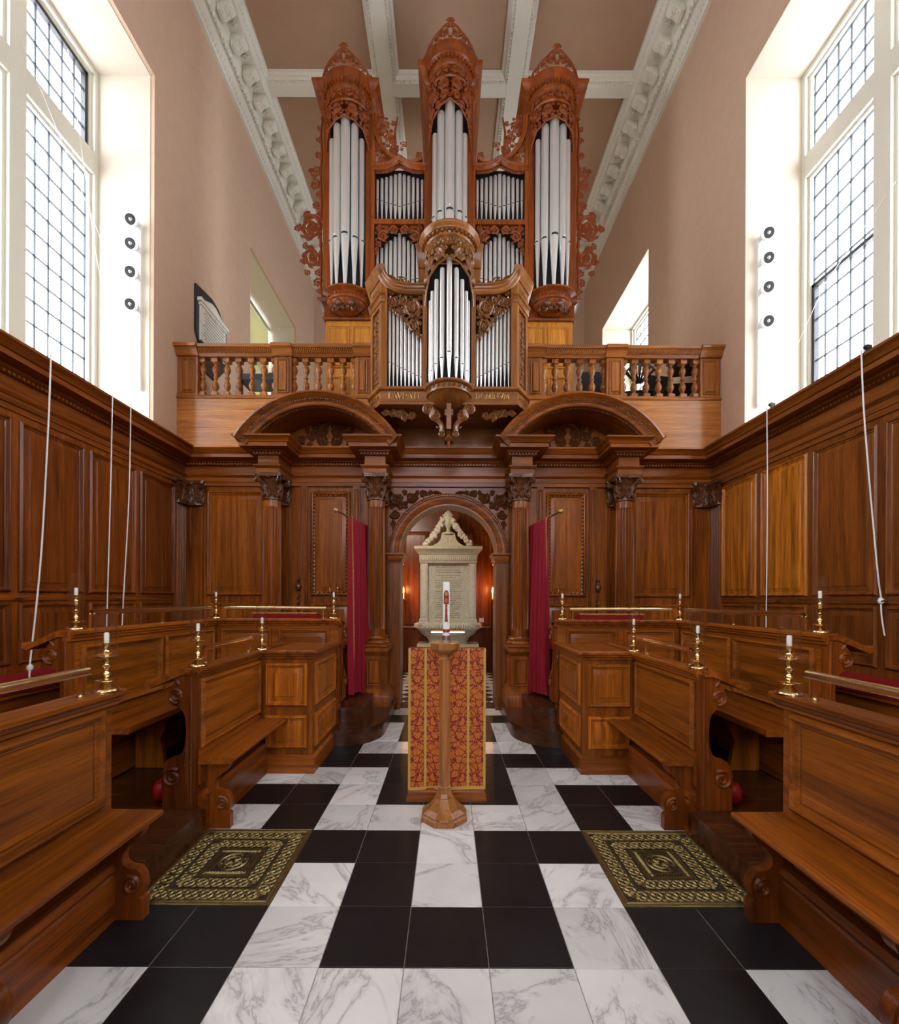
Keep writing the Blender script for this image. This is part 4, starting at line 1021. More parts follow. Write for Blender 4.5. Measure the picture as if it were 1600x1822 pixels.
for s in (-1, 1):
    for a, b, z1, mt in ((1.819, 1.931, 8.90, 'organ_oak'), (1.206, 1.285, 8.90, 'organ_oak'), (1.15, 1.204, 8.85, 'organ_oak'), (.36, .39, 8.15, 'organ_oak'), (.275, .358, 9.12, 'organ_oak')):
        q = sorted((s * a, s * b)); ob('post', MB().box(q[0], q[1], YO, YO + .10, 6.06, z1), mt, org, smooth=0)
    for a in (1.90, 1.93): pass
    q = sorted((s * 1.90, s * 1.93)); ob('side_board', MB().box(q[0], q[1], YO + .1, 7.05, 6.06, 8.9), 'organ_oak', org, smooth=0)
    EB = [(0, 8.86), (.015, 8.87), (.02, 8.92), (.008, 8.94), (.008, 9.06), (.03, 9.09), (.07, 9.12), (.075, 9.16), (.12, 9.20), (.14, 9.24), (.14, 9.275), (0, 9.28)]
    a, b = sorted((s * 1.206, s * 1.931))
    ob('entablature', MB().sweep([(a, 7.05, 0), (a, YO, 0), (b, YO, 0), (b, 7.05, 0)], EB, (0, 0, 1)).box(a + .002, b - .002, YO + .02, 7.05, 8.87, 9.275), 'organ_oak', org)
    cx = s * 1.552
    ob('tower_shade_back', MB().box(cx - .285, cx + .285, YO + .03, YO + .06, 6.08, 8.88), 'interior_shade', org, smooth=0)  # black board puts the tower's inner shade behind its pipes
    bo = tower(org, cx, YO, .30, .23, 8.83, 9.26, 'organ_oak', 'carving_red',   .075, (6.10, 5.80), .30, (8.58, 8.30, .085), 11, out=.085)
    mb = MB()     # carved winged bosses under the tower foot
    P = curved(cx, YO, .24, .17)
    for m_ in (-1, 1):
        mb.ball(P(m_ * .09, 5.90, .015), .055, 10, 8, (.9, .9, 1.1))
        for i, (u, v, r) in enumerate(((.09, 5.95, .05), (.19, 5.91, .065), (.29, 5.93, .05), (.03, 5.88, .035), (.13, 5.84, .05), (.24, 5.85, .04), (.04, 5.83, .035))):
            scroll(mb, P, m_ * u, v, r, i * 1.4 if m_ > 0 else pi - i * 1.4, m_ * (1 if i % 2 else -1), .06, leaves=6, n=12, wd=.28)
    ob('foot_boss_carving', mb, 'carving_dark', bo)
    for th, r, z1, zm in ((0, .069, 8.64, 6.88), (-.56, .056, 8.55, 6.85), (.56, .056, 8.55, 6.85), (-1.12, .042, 8.40, 6.86), (1.12, .042, 8.40, 6.86)):
        pipe(org, cx + .235 * sin(th) * 1.05, YO + .0 - .16 * cos(th), 6.10, zm, z1, r, th * .8)
    # flats -----------------------------------------------------------
    fx0, fx1 = s * .39, s * 1.15; lo, hi = min(fx0, fx1), max(fx0, fx1); mid = (lo + hi) / 2
    og = smooth_poly([(lo - .03, 8.06), (lo + .12, 8.065), (mid - .12, 8.10), (mid, 8.175)], 5, False); og2 = [(2 * mid - x, z) for x, z in og[::-1]]
    path = [(x, YO, z) for x, z in og + og2[1:]]
    ob('ogee_head', MB().sweep(path, [(-.045, -.06), (-.045, .05), (-.03, .055), (-.01, .04), (0, .045), (.015, .02), (.03, .01), (.03, -.06)], (0, -1, 0)), 'organ_oak', org)
    mb = MB()
    for i in range(20):
        x = lo + .02 + (hi - lo - .04) * (i + .5) / 20; z = 8.00 + .085 * max(0, 1 - abs(x - mid) / .2)
        scroll(mb, lambda p, q, c=0.0: (p, YO + .0 - c, q), x, z, .024, i * 2, 1 if i % 2 else -1, .015, leaves=3, n=10, wd=.22)
    ob('pipe_shade', mb, 'carving_red', org)
    for i in range(11):
        f = i / 10; x = lo + .035 + (hi - lo - .07) * f; c = 1 - abs(f - .5) * 2
        pipe(org, x, YO + .09, 7.29, 7.64 - .11 * c, 7.96 + .09 * c, .0215 + .008 * c, seg=14)
        pipe(org, x, YO + .09, 6.06, 6.45 - .1 * c, 6.85 + .28 * c, .024 + .004 * c, seg=14)
    ob('flat_shade_back', MB().box(lo - .005, hi + .005, YO + .125, YO + .15, 6.06, 8.15), 'interior_shade', org, smooth=0)  # black board painting the dark gap behind the flat's pipes
    ob('middle_rail', MB().box(lo, hi, YO, YO + .1, 7.215, 7.29), 'organ_oak', org, smooth=0)
    mb = MB(); half = [(.004, 7.205), (.375, 7.205), (.375, 6.72), (.30, 6.74), (.27, 6.86), (.15, 6.90), (.10, 7.02), (.004, 7.06)]
    carve(mb, lambda p, q, c=0.0: (mid + p, YO + .005 - c, q), half, .10, .024, .03, 21, mirror=0.0, n=16, wd=.24)
    ob('pipe_shade', mb, 'carving_red', org)
    # swept wing between side tower and flat ----------------------------
    cur = smooth_poly([(1.148, 8.86), (1.13, 8.62), (1.06, 8.42), (.95, 8.27), (.80, 8.18), (.62, 8.135), (.50, 8.16), (.43, 8.20)], 5, False)
    if s > 0: pth = [(s * x, YO, z) for x, z in cur[::-1]]
    else: pth = [(s * x, YO, z) for x, z in cur]
    ob('swept_moulding', MB().sweep(pth, [(-.03, -.05), (-.03, .03), (-.015, .045), (.01, .03), (.03, .035), (.03, -.05)], (0, -1, 0)), 'organ_oak', org)
    mb = MB(); PW = lambda u, v, c=0.0: (s * u, YO + .0 - c, v)
    carve(mb, PW, [(1.145, 8.08), (1.145, 8.62), (1.10, 8.50), (1.02, 8.36), (.92, 8.25), (.82, 8.17), (.95, 8.11)], .07, .02, .03, 31, n=14, wd=.27)
    carve(mb, PW, [(1.14, 8.84), (1.09, 8.90), (.98, 8.88), (.90, 8.80), (.84, 8.82), (.80, 8.72), (.86, 8.66), (.82, 8.58), (.80, 8.42), (.72, 8.42), (.70, 8.34), (.78, 8.24), (.93, 8.30), (1.04, 8.44), (1.10, 8.60)], .085, .024, .03, 32, n=16, wd=.27)
    scroll(mb, PW, .46, 8.235, .072, 2.2, -1, .03, turns=2.0, leaves=3); scroll(mb, PW, .70, 8.42, .055, 0, 1, .03, leaves=4)
    stroke(mb, PW, [(.80, 8.20), (.83, 8.40), (.84, 8.60), (.80, 8.84)], [.02, .02, .018, .01], .025)
    ob('wing_carving', mb, 'carving_red', org)
    # openwork wing outside the side tower ------------------------------
    po = [(1.935, 8.98), (2.0, 8.90), (2.03, 8.55), (1.97, 8.42), (1.98, 8.30), (2.08, 8.18), (2.16, 7.98), (2.14, 7.72), (2.06, 7.58), (2.10, 7.48), (2.27, 7.36), (2.40, 7.16), (2.31, 7.02), (2.22, 6.92), (2.28, 6.78), (2.25, 6.62), (2.13, 6.48), (2.10, 6.34), (2.06, 6.20), (1.97, 6.10), (1.935, 6.10)]
    mb = MB(); rn = random.Random(6)
    PX = lambda u, v, c=0.0: (s * u, YO + .04 - c, v)
    for (x, z, r, a, d) in ((1.995, 8.52, .05, 0, 1), (1.99, 8.70, .045, 1, -1), (1.97, 8.86, .03, 2, 1), (2.01, 8.30, .055, 3, 1), (2.05, 8.05, .09, .4, -1), (2.07, 7.84, .08, 1.2, 1), (1.99, 7.68, .055, 2, -1), (2.04, 7.53, .06, 4, 1),
                            (2.13, 7.18, .195, 1.0, 1), (2.10, 7.16, .09, 3.5, -1), (2.33, 7.18, .055, 2, 1), (2.00, 7.38, .06, 0, -1), (2.08, 6.72, .15, 1.6, -1), (2.08, 6.72, .07, 4, 1), (2.23, 6.66, .05, 0, 1), (2.17, 6.5, .045, 1, -1), (2.01, 6.50, .06, 2, 1), (2.02, 6.34, .065, 3, -1), (1.985, 6.2, .045, 0, 1), (2.2, 6.90, .05, 2, -1), (1.97, 6.92, .04, 1, 1)):
        scroll(mb, PX, x, z, r * 1.12, a, d, .04, turns=1.7 if r > .08 else 1.4, leaves=9 if r > .08 else 6, n=24, wd=.15 if r > .08 else .22)
    stroke(mb, PX, [(1.95, 8.9), (1.975, 8.6), (1.96, 8.3), (1.975, 7.9), (1.96, 7.5), (1.98, 7.1), (1.96, 6.7), (1.97, 6.3), (1.95, 6.12)], [.014, .02, .02, .022, .022, .022, .02, .02, .01], .025)
    ob('side_wing_carving', mb, 'carving_red', org)
EB = [(0, 9.08), (.015, 9.09), (.02, 9.15), (.008, 9.17), (.008, 9.30), (.03, 9.34), (.07, 9.38), (.075, 9.43), (.11, 9.48), (.125, 9.53), (.125, 9.565), (0, 9.57)]
ob('entablature', MB().sweep([(-.36, 8.3, 0), (-.36, YO, 0), (.36, YO, 0), (.36, 8.3, 0)], EB, (0, 0, 1)).box(-.358, .358, YO + .02, 8.3, 9.09, 9.565), 'organ_oak', org)
ob('tower_shade_back', MB().box(-.29, .29, YO + .03, YO + .06, 6.3, 9.14), 'interior_shade', org, smooth=0)  # black board for the shade inside the centre tower
tower(org, 0, YO, .30, .28, 9.12, 9.55, 'organ_oak', 'carving_red', .07, (6.5, 5.95), .29, (8.78, 8.30, .095), 12, out=.11)
for th, r, z1 in ((0, .072, 8.84), (-.56, .058, 8.70), (.56, .058, 8.70), (-1.1, .045, 8.46), (1.1, .045, 8.46)):
    pipe(org, .235 * sin(th) * 1.05, YO - .2 * cos(th), 6.50, 7.2, z1, r, th * .8)
# ---------------------------------------------------------------- the chair organ hung on the gallery front
YC = 5.05
co = thing('chair_organ', 'smaller brown organ case with central rounded tower hanging on the gallery front', 'organ', (0, 5.4, 3.78))
plan = [(-.97, 5.765, 0), (-.97, 5.31, 0), (-.80, YC, 0), (.80, YC, 0), (.97, 5.31, 0), (.97, 5.765, 0)]
ob('base_moulding', MB().sweep(plan, [(-.25, 3.777), (.02, 3.777), (.026, 3.80), (.012, 3.82), (.006, 3.828), (.006, 3.935), (.018, 3.94), (.036, 3.955), (.036, 3.975), (.02, 3.99), (-.25, 3.99)], (0, 0, 1)), 'chair_case_x', co)
ob('floor_board', MB().prism([(-.96, 5.76), (-.96, 5.32), (-.79, 5.06), (.79, 5.06), (.96, 5.32), (.96, 5.76)], lambda u, v, c: (u, v, c), 3.785, 3.985), 'chair_case_x', co, smooth=0)
ob('inner_shade', MB().box(-.78, .78, 5.20, 5.70, 3.99, 5.05).box(-.24, .24, 5.12, 5.70, 3.99, 5.45), 'interior_shade', co, smooth=0)  # black core stands in for the shaded inside of the chair case
CURV = smooth_poly([(-.80, 5.375), (-.765, 5.355), (-.735, 5.30), (-.69, 5.245), (-.62, 5.205), (-.53, 5.183), (-.42, 5.176), (-.27, 5.176)], 4, False)
CP = [(0, -.12), (0, .055), (.018, .06), (.028, .045), (.045, .04), (.055, .025), (.08, .018), (.095, .0), (.095, -.12)]
def letter_strokes(ch):
    E = []
    L = lambda *p: E.append(list(p))
    if ch == 'L': L((.1, 0), (.1, 1)); L((.1, 0), (.62, 0)); L((.62, 0), (.62, .18))
    if ch == 'A': L((0, 0), (.38, 1)); L((.38, 1), (.78, 0)); L((.16, .36), (.62, .36))
    if ch == 'V': L((0, 1), (.38, 0)); L((.38, 0), (.76, 1))
    if ch == 'D': L((.1, 0), (.1, 1)); E.append([(.1, 1), (.4, .98), (.66, .82), (.74, .5), (.66, .18), (.4, .02), (.1, 0)])
    if ch == 'T': L((.38, 0), (.38, 1)); L((0, 1), (.76, 1)); L((0, 1), (0, .84)); L((.76, 1), (.76, .84))
    if ch == 'E': L((.1, 0), (.1, 1)); L((.1, 1), (.6, 1)); L((.1, .52), (.48, .52)); L((.1, 0), (.62, 0)); L((.62, 0), (.62, .15))
    if ch == 'O': E.append([(.42 + .40 * cos(a), .5 + .5 * sin(a)) for a in [2 * pi * i / 18 for i in range(19)]])
    if ch == 'M': L((.05, 0), (.12, 1)); L((.12, 1), (.46, .1)); L((.46, .1), (.80, 1)); L((.80, 1), (.88, 0))
    if ch == 'I': L((.12, 0), (.12, 1))
    if ch == 'N': L((.1, 0), (.1, 1)); L((.1, 1), (.74, 0)); L((.74, 0), (.74, 1))
    return E
ADV = dict(L=.68, A=.84, V=.80, D=.86, T=.82, E=.74, O=.92, M=1.0, I=.32, N=.92)
def word(parent, text, x0, x1, z, h, y):
    tot = sum(ADV[c] for c in text) - .08; hs = (x1 - x0) / tot; x = x0
    for ch in text:
        mb = MB()
        for st in letter_strokes(ch):
            pts = [(x + u * hs * .84, z + v * h) for u, v in st]
            if len(st) == 2:
                (a0, b0), (a1, b1) = pts; thick = .0062 if abs(b1 - b0) > abs(a1 - a0) else .0038
                stroke(mb, lambda u, v, c=0.0: (u, y - c, v), [pts[0], ((a0 + a1) / 2, (b0 + b1) / 2), pts[1]], [thick] * 3, .008)
                for q in (0, 1):
                    u, v = st[q]
                    if v in (0, 1) and abs(st[0][1] - st[1][1]) > .5: mb.box(pts[q][0] - .009, pts[q][0] + .009, y - .005, y, pts[q][1] - .003, pts[q][1] + .003)
            else: stroke(mb, lambda u, v, c=0.0: (u, y - c, v), pts, [.0055] * len(pts), .008)
        ob('letter', mb, 'gilt', parent, label='gilded letter ' + ch); x += ADV[ch] * hs
for s in (-1, 1):
    for a, b, z1 in ((.73, .80, 5.30), (.262, .312, 5.10)):
        q = sorted((s * a, s * b)); ob('post', MB().box(q[0], q[1], YC, YC + .06, 3.99, z1), 'chair_case', co, smooth=0)
    pth = [(x, YC, z) for x, z in CURV] if s < 0 else [(-x, YC, z) for x, z in CURV[::-1]]
    ob('swept_cornice', MB().sweep(pth, CP, (0, -1, 0)), 'chair_case_x', co)
    # angled return with pierced panel
    A = Vector((s * .80, YC, 0)); B = Vector((s * .97, 5.31, 0)); u = (B - A).normalized(); n = Vector((s * (B - A).y, -abs((B - A).x), 0)).normalized()
    P = lambda a, b, c=0.0: tuple(A + u * a + n * c + Vector((0, 0, b)))
    Lr = (B - A).length
    rt = ob('return_frame', MB().fbox(P, 0, .055, 3.99, 5.28, -.05, 0).fbox(P, Lr - .055, Lr, 3.99, 5.28, -.05, 0).fbox(P, .055, Lr - .055, 4.95, 5.28, -.05, 0).fbox(P, .055, Lr - .055, 3.99, 4.04, -.05, 0), 'chair_case', co, smooth=0)
    ob('return_back', MB().fbox(P, .05, Lr - .05, 4.03, 4.96, -.06, -.03), 'chair_case', rt, smooth=0)
    mb = MB(); W = Lr / 2 - .055
    carve(mb, lambda p, q, c=0.0: P(Lr / 2 + p, q, -.022 + c), [(.0, 4.05), (W, 4.05), (W, 4.94), (0, 4.94)], .045, .016, .018, 41, mirror=0.0, n=14, wd=.2)
    ob('return_carving', mb, 'carving_brown', rt)
    ob('side_board', MB().box(*sorted((s * .94, s * .968)), 5.31, 5.765, 3.99, 5.28), 'chair_case', co, smooth=0)
    pl = [(-.97, 5.765, 0), (-.97, 5.31, 0), (-.80, YC, 0), (-.755, YC, 0)]
    if s > 0: pl = [(-x, y, z) for x, y, z in pl[::-1]]
    ob('return_cornice', MB().sweep(pl, [(-.04, 5.26), (.012, 5.265), (.03, 5.30), (.05, 5.325), (.055, 5.35), (.07, 5.375), (.07, 5.385), (-.04, 5.39)], (0, 0, 1)), 'chair_case_x', co)
    ob('capital_band', MB().sweep(pl, [(-.03, 4.985), (.01, 4.99), (.016, 5.01), (.008, 5.02), (.010, 5.06), (.03, 5.075), (.03, 5.09), (-.03, 5.095)], (0, 0, 1)), 'chair_case_x', co)
    mb = MB()
    for i in range(6): scroll(mb, lambda p, q, c=0.0: P(p, q, .004 + c), .05 + Lr * .68 * (i + .5) / 6, 5.175, .026, i * 2, 1 if i % 2 else -1, .014, leaves=3, n=10, wd=.22)
    for i in range(6): scroll(mb, lambda p, q, c=0.0: P(p, q, .006 + c), .04 + Lr * .75 * (i + .5) / 6, 3.882, .03, i * 2, 1 if i % 2 else -1, .012, leaves=3, n=10, wd=.2)
    ob('frieze_carving', mb, 'carving_brown', co)
    # wing pipes and shade
    for i in range(9):
        f = i / 8; x = s * (.708 - .375 * f); pipe(co, x, YC + .06, 3.99, 4.30 - .175 * f, 5.02 - .38 * f, .0185, seg=12)
    mb = MB(); po = [(.725, 4.93), (.655, 4.885), (.595, 4.83), (.50, 4.675), (.40, 4.60), (.318, 4.545), (.318, 5.085), (.44, 5.085), (.55, 5.095), (.63, 5.12), (.69, 5.17), (.725, 5.23)]
    for i, (x, z, r) in enumerate(((.665, 5.0, .062), (.44, 4.92, .118), (.44, 4.93, .06), (.405, 4.73, .082), (.405, 4.73, .04), (.555, 5.02, .062), (.56, 4.90, .045), (.345, 4.60, .032), (.70, 5.12, .03), (.345, 5.05, .03), (.62, 4.90, .03), (.335, 4.82, .025), (.50, 4.76, .03))):
        scroll(mb, lambda p, q, c=0.0: (s * p, YC + .02 - c, q), x, z, r, i * 1.7, 1 if i % 2 else -1, .028, leaves=7, n=22, wd=.15)
    for k in range(len(po[:6]) - 1):
        for t_ in (.2, .7):
            x = po[k][0] + (po[k + 1][0] - po[k][0]) * t_; z = po[k][1] + (po[k + 1][1] - po[k][1]) * t_; leaf(mb, lambda p, q, c=0.0: (s * p, YC + .02 - c, q), x, z + .012, -2.4, .05, .014, .8, .02)
    carve(mb, lambda p, q, c=0.0: (s * p, YC + .03 - c, q), po, .035, .016, .02, 43, n=12, wd=.2, links=False)
    ob('pipe_shade', mb, 'carving_brown', co)
    # scrolls on top of the wings and below the base
    mb = MB(); PT = lambda p, q, c=0.0: (s * p, YC + .03 - c, q)
    scroll(mb, PT, .345, 5.235, .05, 3.5, 1, .03, leaves=3); scroll(mb, PT, .56, 5.26, .07, -.8, -1, .03, leaves=5); scroll(mb, PT, .475, 5.215, .035, 1, 1, .03, leaves=4); leaf(mb, PT, .62, 5.25, .8, .14, .02, -.4, .02)
    ob('cresting', mb, 'carving_brown', co)
    mb = MB(); PB = lambda p, q, c=0.0: (s * p, YC + .10 - c, q)
    for i, (x, z, r) in enumerate(((.75, 3.735, .042), (.68, 3.725, .045), (.60, 3.71, .048), (.52, 3.69, .05), (.44, 3.70, .045), (.64, 3.745, .03), (.56, 3.74, .03))):
        scroll(mb, PB, x, z, r * 1.15, i * 1.5, 1 if i % 2 else -1, .04, leaves=6, n=14, wd=.26)
    ob('pendant_carving', mb, 'carving_brown', co)
    # S-scroll bracket beside the pendant post
    mb = MB(); PS = lambda p, q, c=0.0: (s * p, YC - .06 - c, q)
    stroke(mb, PS, spiral(.245, 3.70, .065, .012, 2.8, -2.0, 30)[::-1] + smooth_poly([(.185, 3.69), (.20, 3.61), (.13, 3.57), (.08, 3.50), (.085, 3.43)], 5, False) + spiral(.085, 3.415, .035, .008, 2.2, 1.6, 16), [.014] * 31 + [.028] * 21 + [.014] * 17, .05)
    scroll(mb, PS, .15, 3.66, .035, 1, 1, .03, leaves=6, wd=.25); leaf(mb, PS, .20, 3.60, 2.6, .12, .022, .4, .03); leaf(mb, PS, .13, 3.57, 2.0, .10, .02, -.6, .03); leaf(mb, PS, .10, 3.48, .2, .06, .015, .8, .03)
    ob('bracket_scroll', mb, 'carving_brown', co)
word(co, 'LAVDATE', -.705, -.315, 3.852, .062, YC - .007); word(co, 'DOMINVM', .312, .712, 3.852, .062, YC - .007)
ob('tower_shade_back', MB().box(-.262, .262, YC + .06, YC + .09, 3.98, 5.48), 'interior_shade', co, smooth=0)  # black board for the shade behind the chair tower pipes
bo = tower(co, 0, YC + .02, .265, .27, 5.46, 5.67, 'chair_case', 'carving_brown', .03, (3.965, 3.74), 0, (5.31, 4.93, .075), 14, out=.095)
for s in (-1, 1):
    q = sorted((s * .262, s * .36)); ob('tower_cornice_block', MB().sweep([(q[0], 5.6, 0), (q[0], YC + .02, 0), (q[1], YC + .02, 0), (q[1], 5.6, 0)], [(0, 5.40), (.01, 5.41), (.01, 5.52), (.02, 5.54), (.03, 5.60), (.04, 5.66), (0, 5.665)], (0, 0, 1)).box(q[0] + .002, q[1] - .002, YC + .03, 5.6, 5.10, 5.66), 'chair_case', co)
for th, r, z1, zm in ((0, .0305, 5.33, 4.27), (-.36, .0275, 5.23, 4.21), (.36, .0275, 5.23, 4.21), (-.70, .0245, 5.13, 4.165), (.70, .0245, 5.13, 4.165), (-1.04, .022, 5.04, 4.12), (1.04, .022, 5.04, 4.12), (-1.36, .020, 4.98, 4.08), (1.36, .020, 4.98, 4.08)):
    pipe(co, .225 * sin(th), YC + .02 - .228 * cos(th), 3.965, zm, z1, r, th * .9, seg=16)
ob('pendant_post', MB().box(-.027, .027, YC - .10, YC + .06, 3.46, 3.76).lathe([(.028, 3.46), (.034, 3.44), (.02, 3.425), (.03, 3.405), (.045, 3.39), (.05, 3.375), (.04, 3.355), (.015, 3.34), (.012, 3.325), (.02, 3.31), (.014, 3.295), (.006, 3.285), (.004, 3.265)][::-1], (0, YC - .03, 0), 14), 'chair_case', co)
ob('pendant_beam', MB().prism([(YC + .0, 3.76), (YC + .0, 3.66), (5.40, 3.60), (5.765, 3.58), (5.765, 3.76)], lambda u, v, c: (c, u, v), -.05, .05), 'chair_case', co, smooth=0)
# ================================================================ LOOSE THINGS
# ---- candlesticks
def stick_proto():
    t = thing('candlestick', 'x', 'candlestick', (0, 0, 0), 'brass candlesticks with glass shades')
    mb = MB().lathe([(.058, 0), (.058, .006), (.054, .012), (.046, .016), (.03, .026), (.018, .034), (.012, .042), (.010, .046), (.045, .049), (.047, .053), (.040, .055), (.012, .058),
                     (.010, .066), (.017, .074), (.019, .082), (.011, .090), (.009, .10), (.014, .106), (.021, .114), (.014, .122), (.009, .128), (.012, .138), (.017, .143), (.010, .150), (.008, .158)], seg=20)
    ob('stem', mb, 'brass', t, smooth=60)
    ob('drip_tray', MB().lathe([(.008, .157), (.030, .158), (.045, .164), (.0455, .167), (.030, .163), (.010, .163)], seg=20), 'brass', t, smooth=60)
    ob('candle_socket', MB().lathe([(.010, .163), (.012, .178), (.017, .186), (.012, .194), (.0145, .205), (.0145, .222), (.017, .224), (.017, .227), (.012, .227)], seg=16), 'brass', t, smooth=60)
    ob('candle', MB().lathe([(.0105, .226), (.0105, .272), (.006, .276), (.001, .276)], seg=12), 'wax', t, smooth=60)
    ob('glass_shade', MB().lathe([(.0435, .168), (.0445, .25), (.045, .372)], seg=28, cap=False), 'lamp_glass', t, smooth=60)
    return t
cs0 = stick_proto()
spots = []
for s in (-1, 1):
    sd = 'left' if s < 0 else 'right'
    spots += [((s * 1.612, 2.03, 1.060), 'brass candlestick with glass shade on the end of the nearest %s desk' % sd),
              ((s * 1.622, 2.79, 1.060), 'brass candlestick with glass shade on the scrolled end of the middle %s desk' % sd),
              ((s * 1.60, 3.70, 1.060), 'brass candlestick with glass shade at the inner corner of the middle %s desk' % sd),
              ((s * 2.475, 2.86, 1.290), 'brass candlestick with glass shade on the near end of the rear %s desk' % sd),
              ((s * 2.475, 4.585, 1.290), 'brass candlestick with glass shade at the far corner of the rear %s desk' % sd),
              ((s * 1.22, 4.585, 1.290), 'brass candlestick with glass shade beside the %s curtain' % sd)]
for i, (loc, lab) in enumerate(spots):
    if i == 0: cs0.location = loc; cs0['label'] = lab; WO[cs0.name] = Vector(loc)
    else: copy_tree(cs0, loc, lab, rot=.4 * i)
# ---- brass reading-light rails
def rail_thing(a, b, z, lab, out, mid=False):
    """half-round brass hood from a to b (xy), brackets down to the cap rail at height z"""
    A, B = Vector((a[0], a[1], 0)), Vector((b[0], b[1], 0)); d = (B - A).normalized(); n = Vector((0, 0, 1)).cross(d) * out
    t = thing('reading_light', lab, 'reading light', (a[0], a[1], z), 'brass reading lights on the stalls')
    L = (B - A).length; vs = []
    prof = [(.024 * cos(q), .105 + .024 * sin(q)) for q in [pi * (-.15 + 1.3 * i / 12) for i in range(13)]]
    prof2 = [(u * .9, .105 + (v - .105) * .9) for u, v in prof[::-1]]
    P = lambda u, v, c=0.0: tuple(A + n * u + d * c + Vector((0, 0, z + v)))
    ob('hood', MB().prism(prof + prof2, P, -.03, L + .03), 'brass', t, smooth=40)
    for c in ([.0, L / 2, L] if mid else [.0, L]):
        mb = MB().fbox(P, -.012, .012, .004, .108, c - .005, c + .005); mb.lathe([(.02, 0), (.02, .005), (.012, .009), (.004, .012)], P(0, 0, c), 12)
        ob('bracket', mb, 'brass', t)
    ob('tube', MB().tube([P(0, .10, .02), P(0, .10, L - .02)], .011, 8), 'white_plastic', t)
for s in (-1, 1):
    sd = 'left' if s < 0 else 'right'
    rail_thing((s * 1.62, 1.0), (s * 1.62, 1.90), 1.060, 'brass reading light rail on the nearest %s desk' % sd, s)
    rail_thing((s * 1.63, 2.90), (s * 1.63, 3.52), 1.060, 'brass reading light rail on the middle %s desk' % sd, s)
    rail_thing((s * 2.475, 3.02), (s * 2.475, 4.44), 1.290, 'brass reading light rail along the rear %s desk' % sd, s, True)
    rail_thing((s * 1.33, 4.60), (s * 2.36, 4.60), 1.290, 'brass reading light rail across the %s return desk' % sd, 1)
# ---- paschal candle stand
t = thing('candle_stand', 'octagonal light oak candle stand in the middle of the aisle', 'candle stand', (-.02, 2.96, 0))
o8 = dict(seg=8, a0=pi / 8, a1=pi / 8 + 2 * pi)
ob('base', MB().lathe([(.165, .0), (.165, .03), (.160, .034), (.152, .040), (.152, .052), (.145, .056), (.115, .075), (.085, .110), (.062, .145)], (-.02, 2.96, 0), **o8), 'stand_oak', t, smooth=15)
ob('collar', MB().lathe([(.058, .14), (.062, .15), (.058, .16), (.050, .175), (.047, .205), (.050, .21), (.050, .218), (.042, .225)], (-.02, 2.96, 0), **o8), 'stand_oak', t, smooth=15)
ob('shaft', MB().lathe([(.042, .22), (.040, 1.09)], (-.02, 2.96, 0), **o8), 'stand_oak', t, smooth=15)
ob('top', MB().lathe([(.040, 1.08), (.044, 1.085), (.044, 1.10), (.040, 1.105), (.042, 1.115), (.06, 1.130), (.085, 1.142), (.098, 1.150), (.098, 1.156), (.106, 1.160), (.106, 1.200), (.102, 1.206), (.03, 1.208)], (-.02, 2.96, 0), **o8), 'stand_oak', t, smooth=15)
mb = MB()
for k in range(5): mb.ball((-.02 + .012 * (k - 2), 2.96 - .155, .046 + .004 * (k % 2)), .012, 6, 4)
ob('carved_rose', mb, 'stand_oak', t)
cxp, cyp = -.012, 2.96
t = thing('paschal_candle', 'tall white altar candle with red and gold emblem on the oak stand', 'candle', (cxp, cyp, 1.208))
ob('wax_body', MB().lathe([(.0235, 1.225), (.0235, 1.612), (.021, 1.618), (.0215, 1.612), (.001, 1.606)], (cxp, cyp, 0), 24), 'candle_white', t)
ob('holder', MB().lathe([(.034, 1.208), (.034, 1.212), (.027, 1.216), (.0265, 1.25), (.0255, 1.25), (.0255, 1.216)], (cxp, cyp, 0), 20), 'steel', t)
Pc = lambda u, v, c=0.0: (cxp + (.0238 + c) * sin(u / .024), cyp - (.0238 + c) * cos(u / .024), v)
def wrap_patch(mb, outline_fn, z0, z1, nz, c, lim=.03):
    vs = []; fs = []; nu = 8
    for j in range(nz + 1):
        z = z0 + (z1 - z0) * j / nz; w = outline_fn((z - z0) / (z1 - z0))
        for i in range(nu + 1): vs.append(Pc(-w + 2 * w * i / nu, z, c))
    for j in range(nz):
        for i in range(nu): a = j * (nu + 1) + i; fs.append((a, a + 1, a + nu + 2, a + nu + 1))
    mb.add(vs, fs)
red = MB(); wrap_patch(red, lambda q: .020 * (sqrt(max(0, 1 - max(0, (q - .55) / .45) ** 2)) if q > .55 else 1), 1.466, 1.562, 14, .0006)
wrap_patch(red, lambda q: .0075 + .004 * (1 - q) ** 3, 1.345, 1.466, 4, .0006); wrap_patch(red, lambda q: .03, 1.272, 1.294, 2, .0006)
ob('red_emblem', red, 'red_wax', t)
gd = MB()
wrap_patch(gd, lambda q: .011 * sqrt(max(0, 1 - (2 * q - 1) ** 2)), 1.520, 1.552, 8, .0012)
for i in range(5): leaf(gd, lambda u, v, c=0.0: Pc(u, v, .001 + c * .1), -.012 + .006 * i, 1.475, 1.57, .035, .002, .1, .003)
for z in (1.36, 1.40, 1.44): leaf(gd, lambda u, v, c=0.0: Pc(u, v, .001 + c * .1), -.003, z, .8, .014, .002, .3, .002)
leaf(gd, lambda u, v, c=0.0: Pc(u, v, .001 + c * .1), -.006, 1.283, 0, .012, .003, .2, .002)
ob('gold_emblem', gd, 'gilt', t)
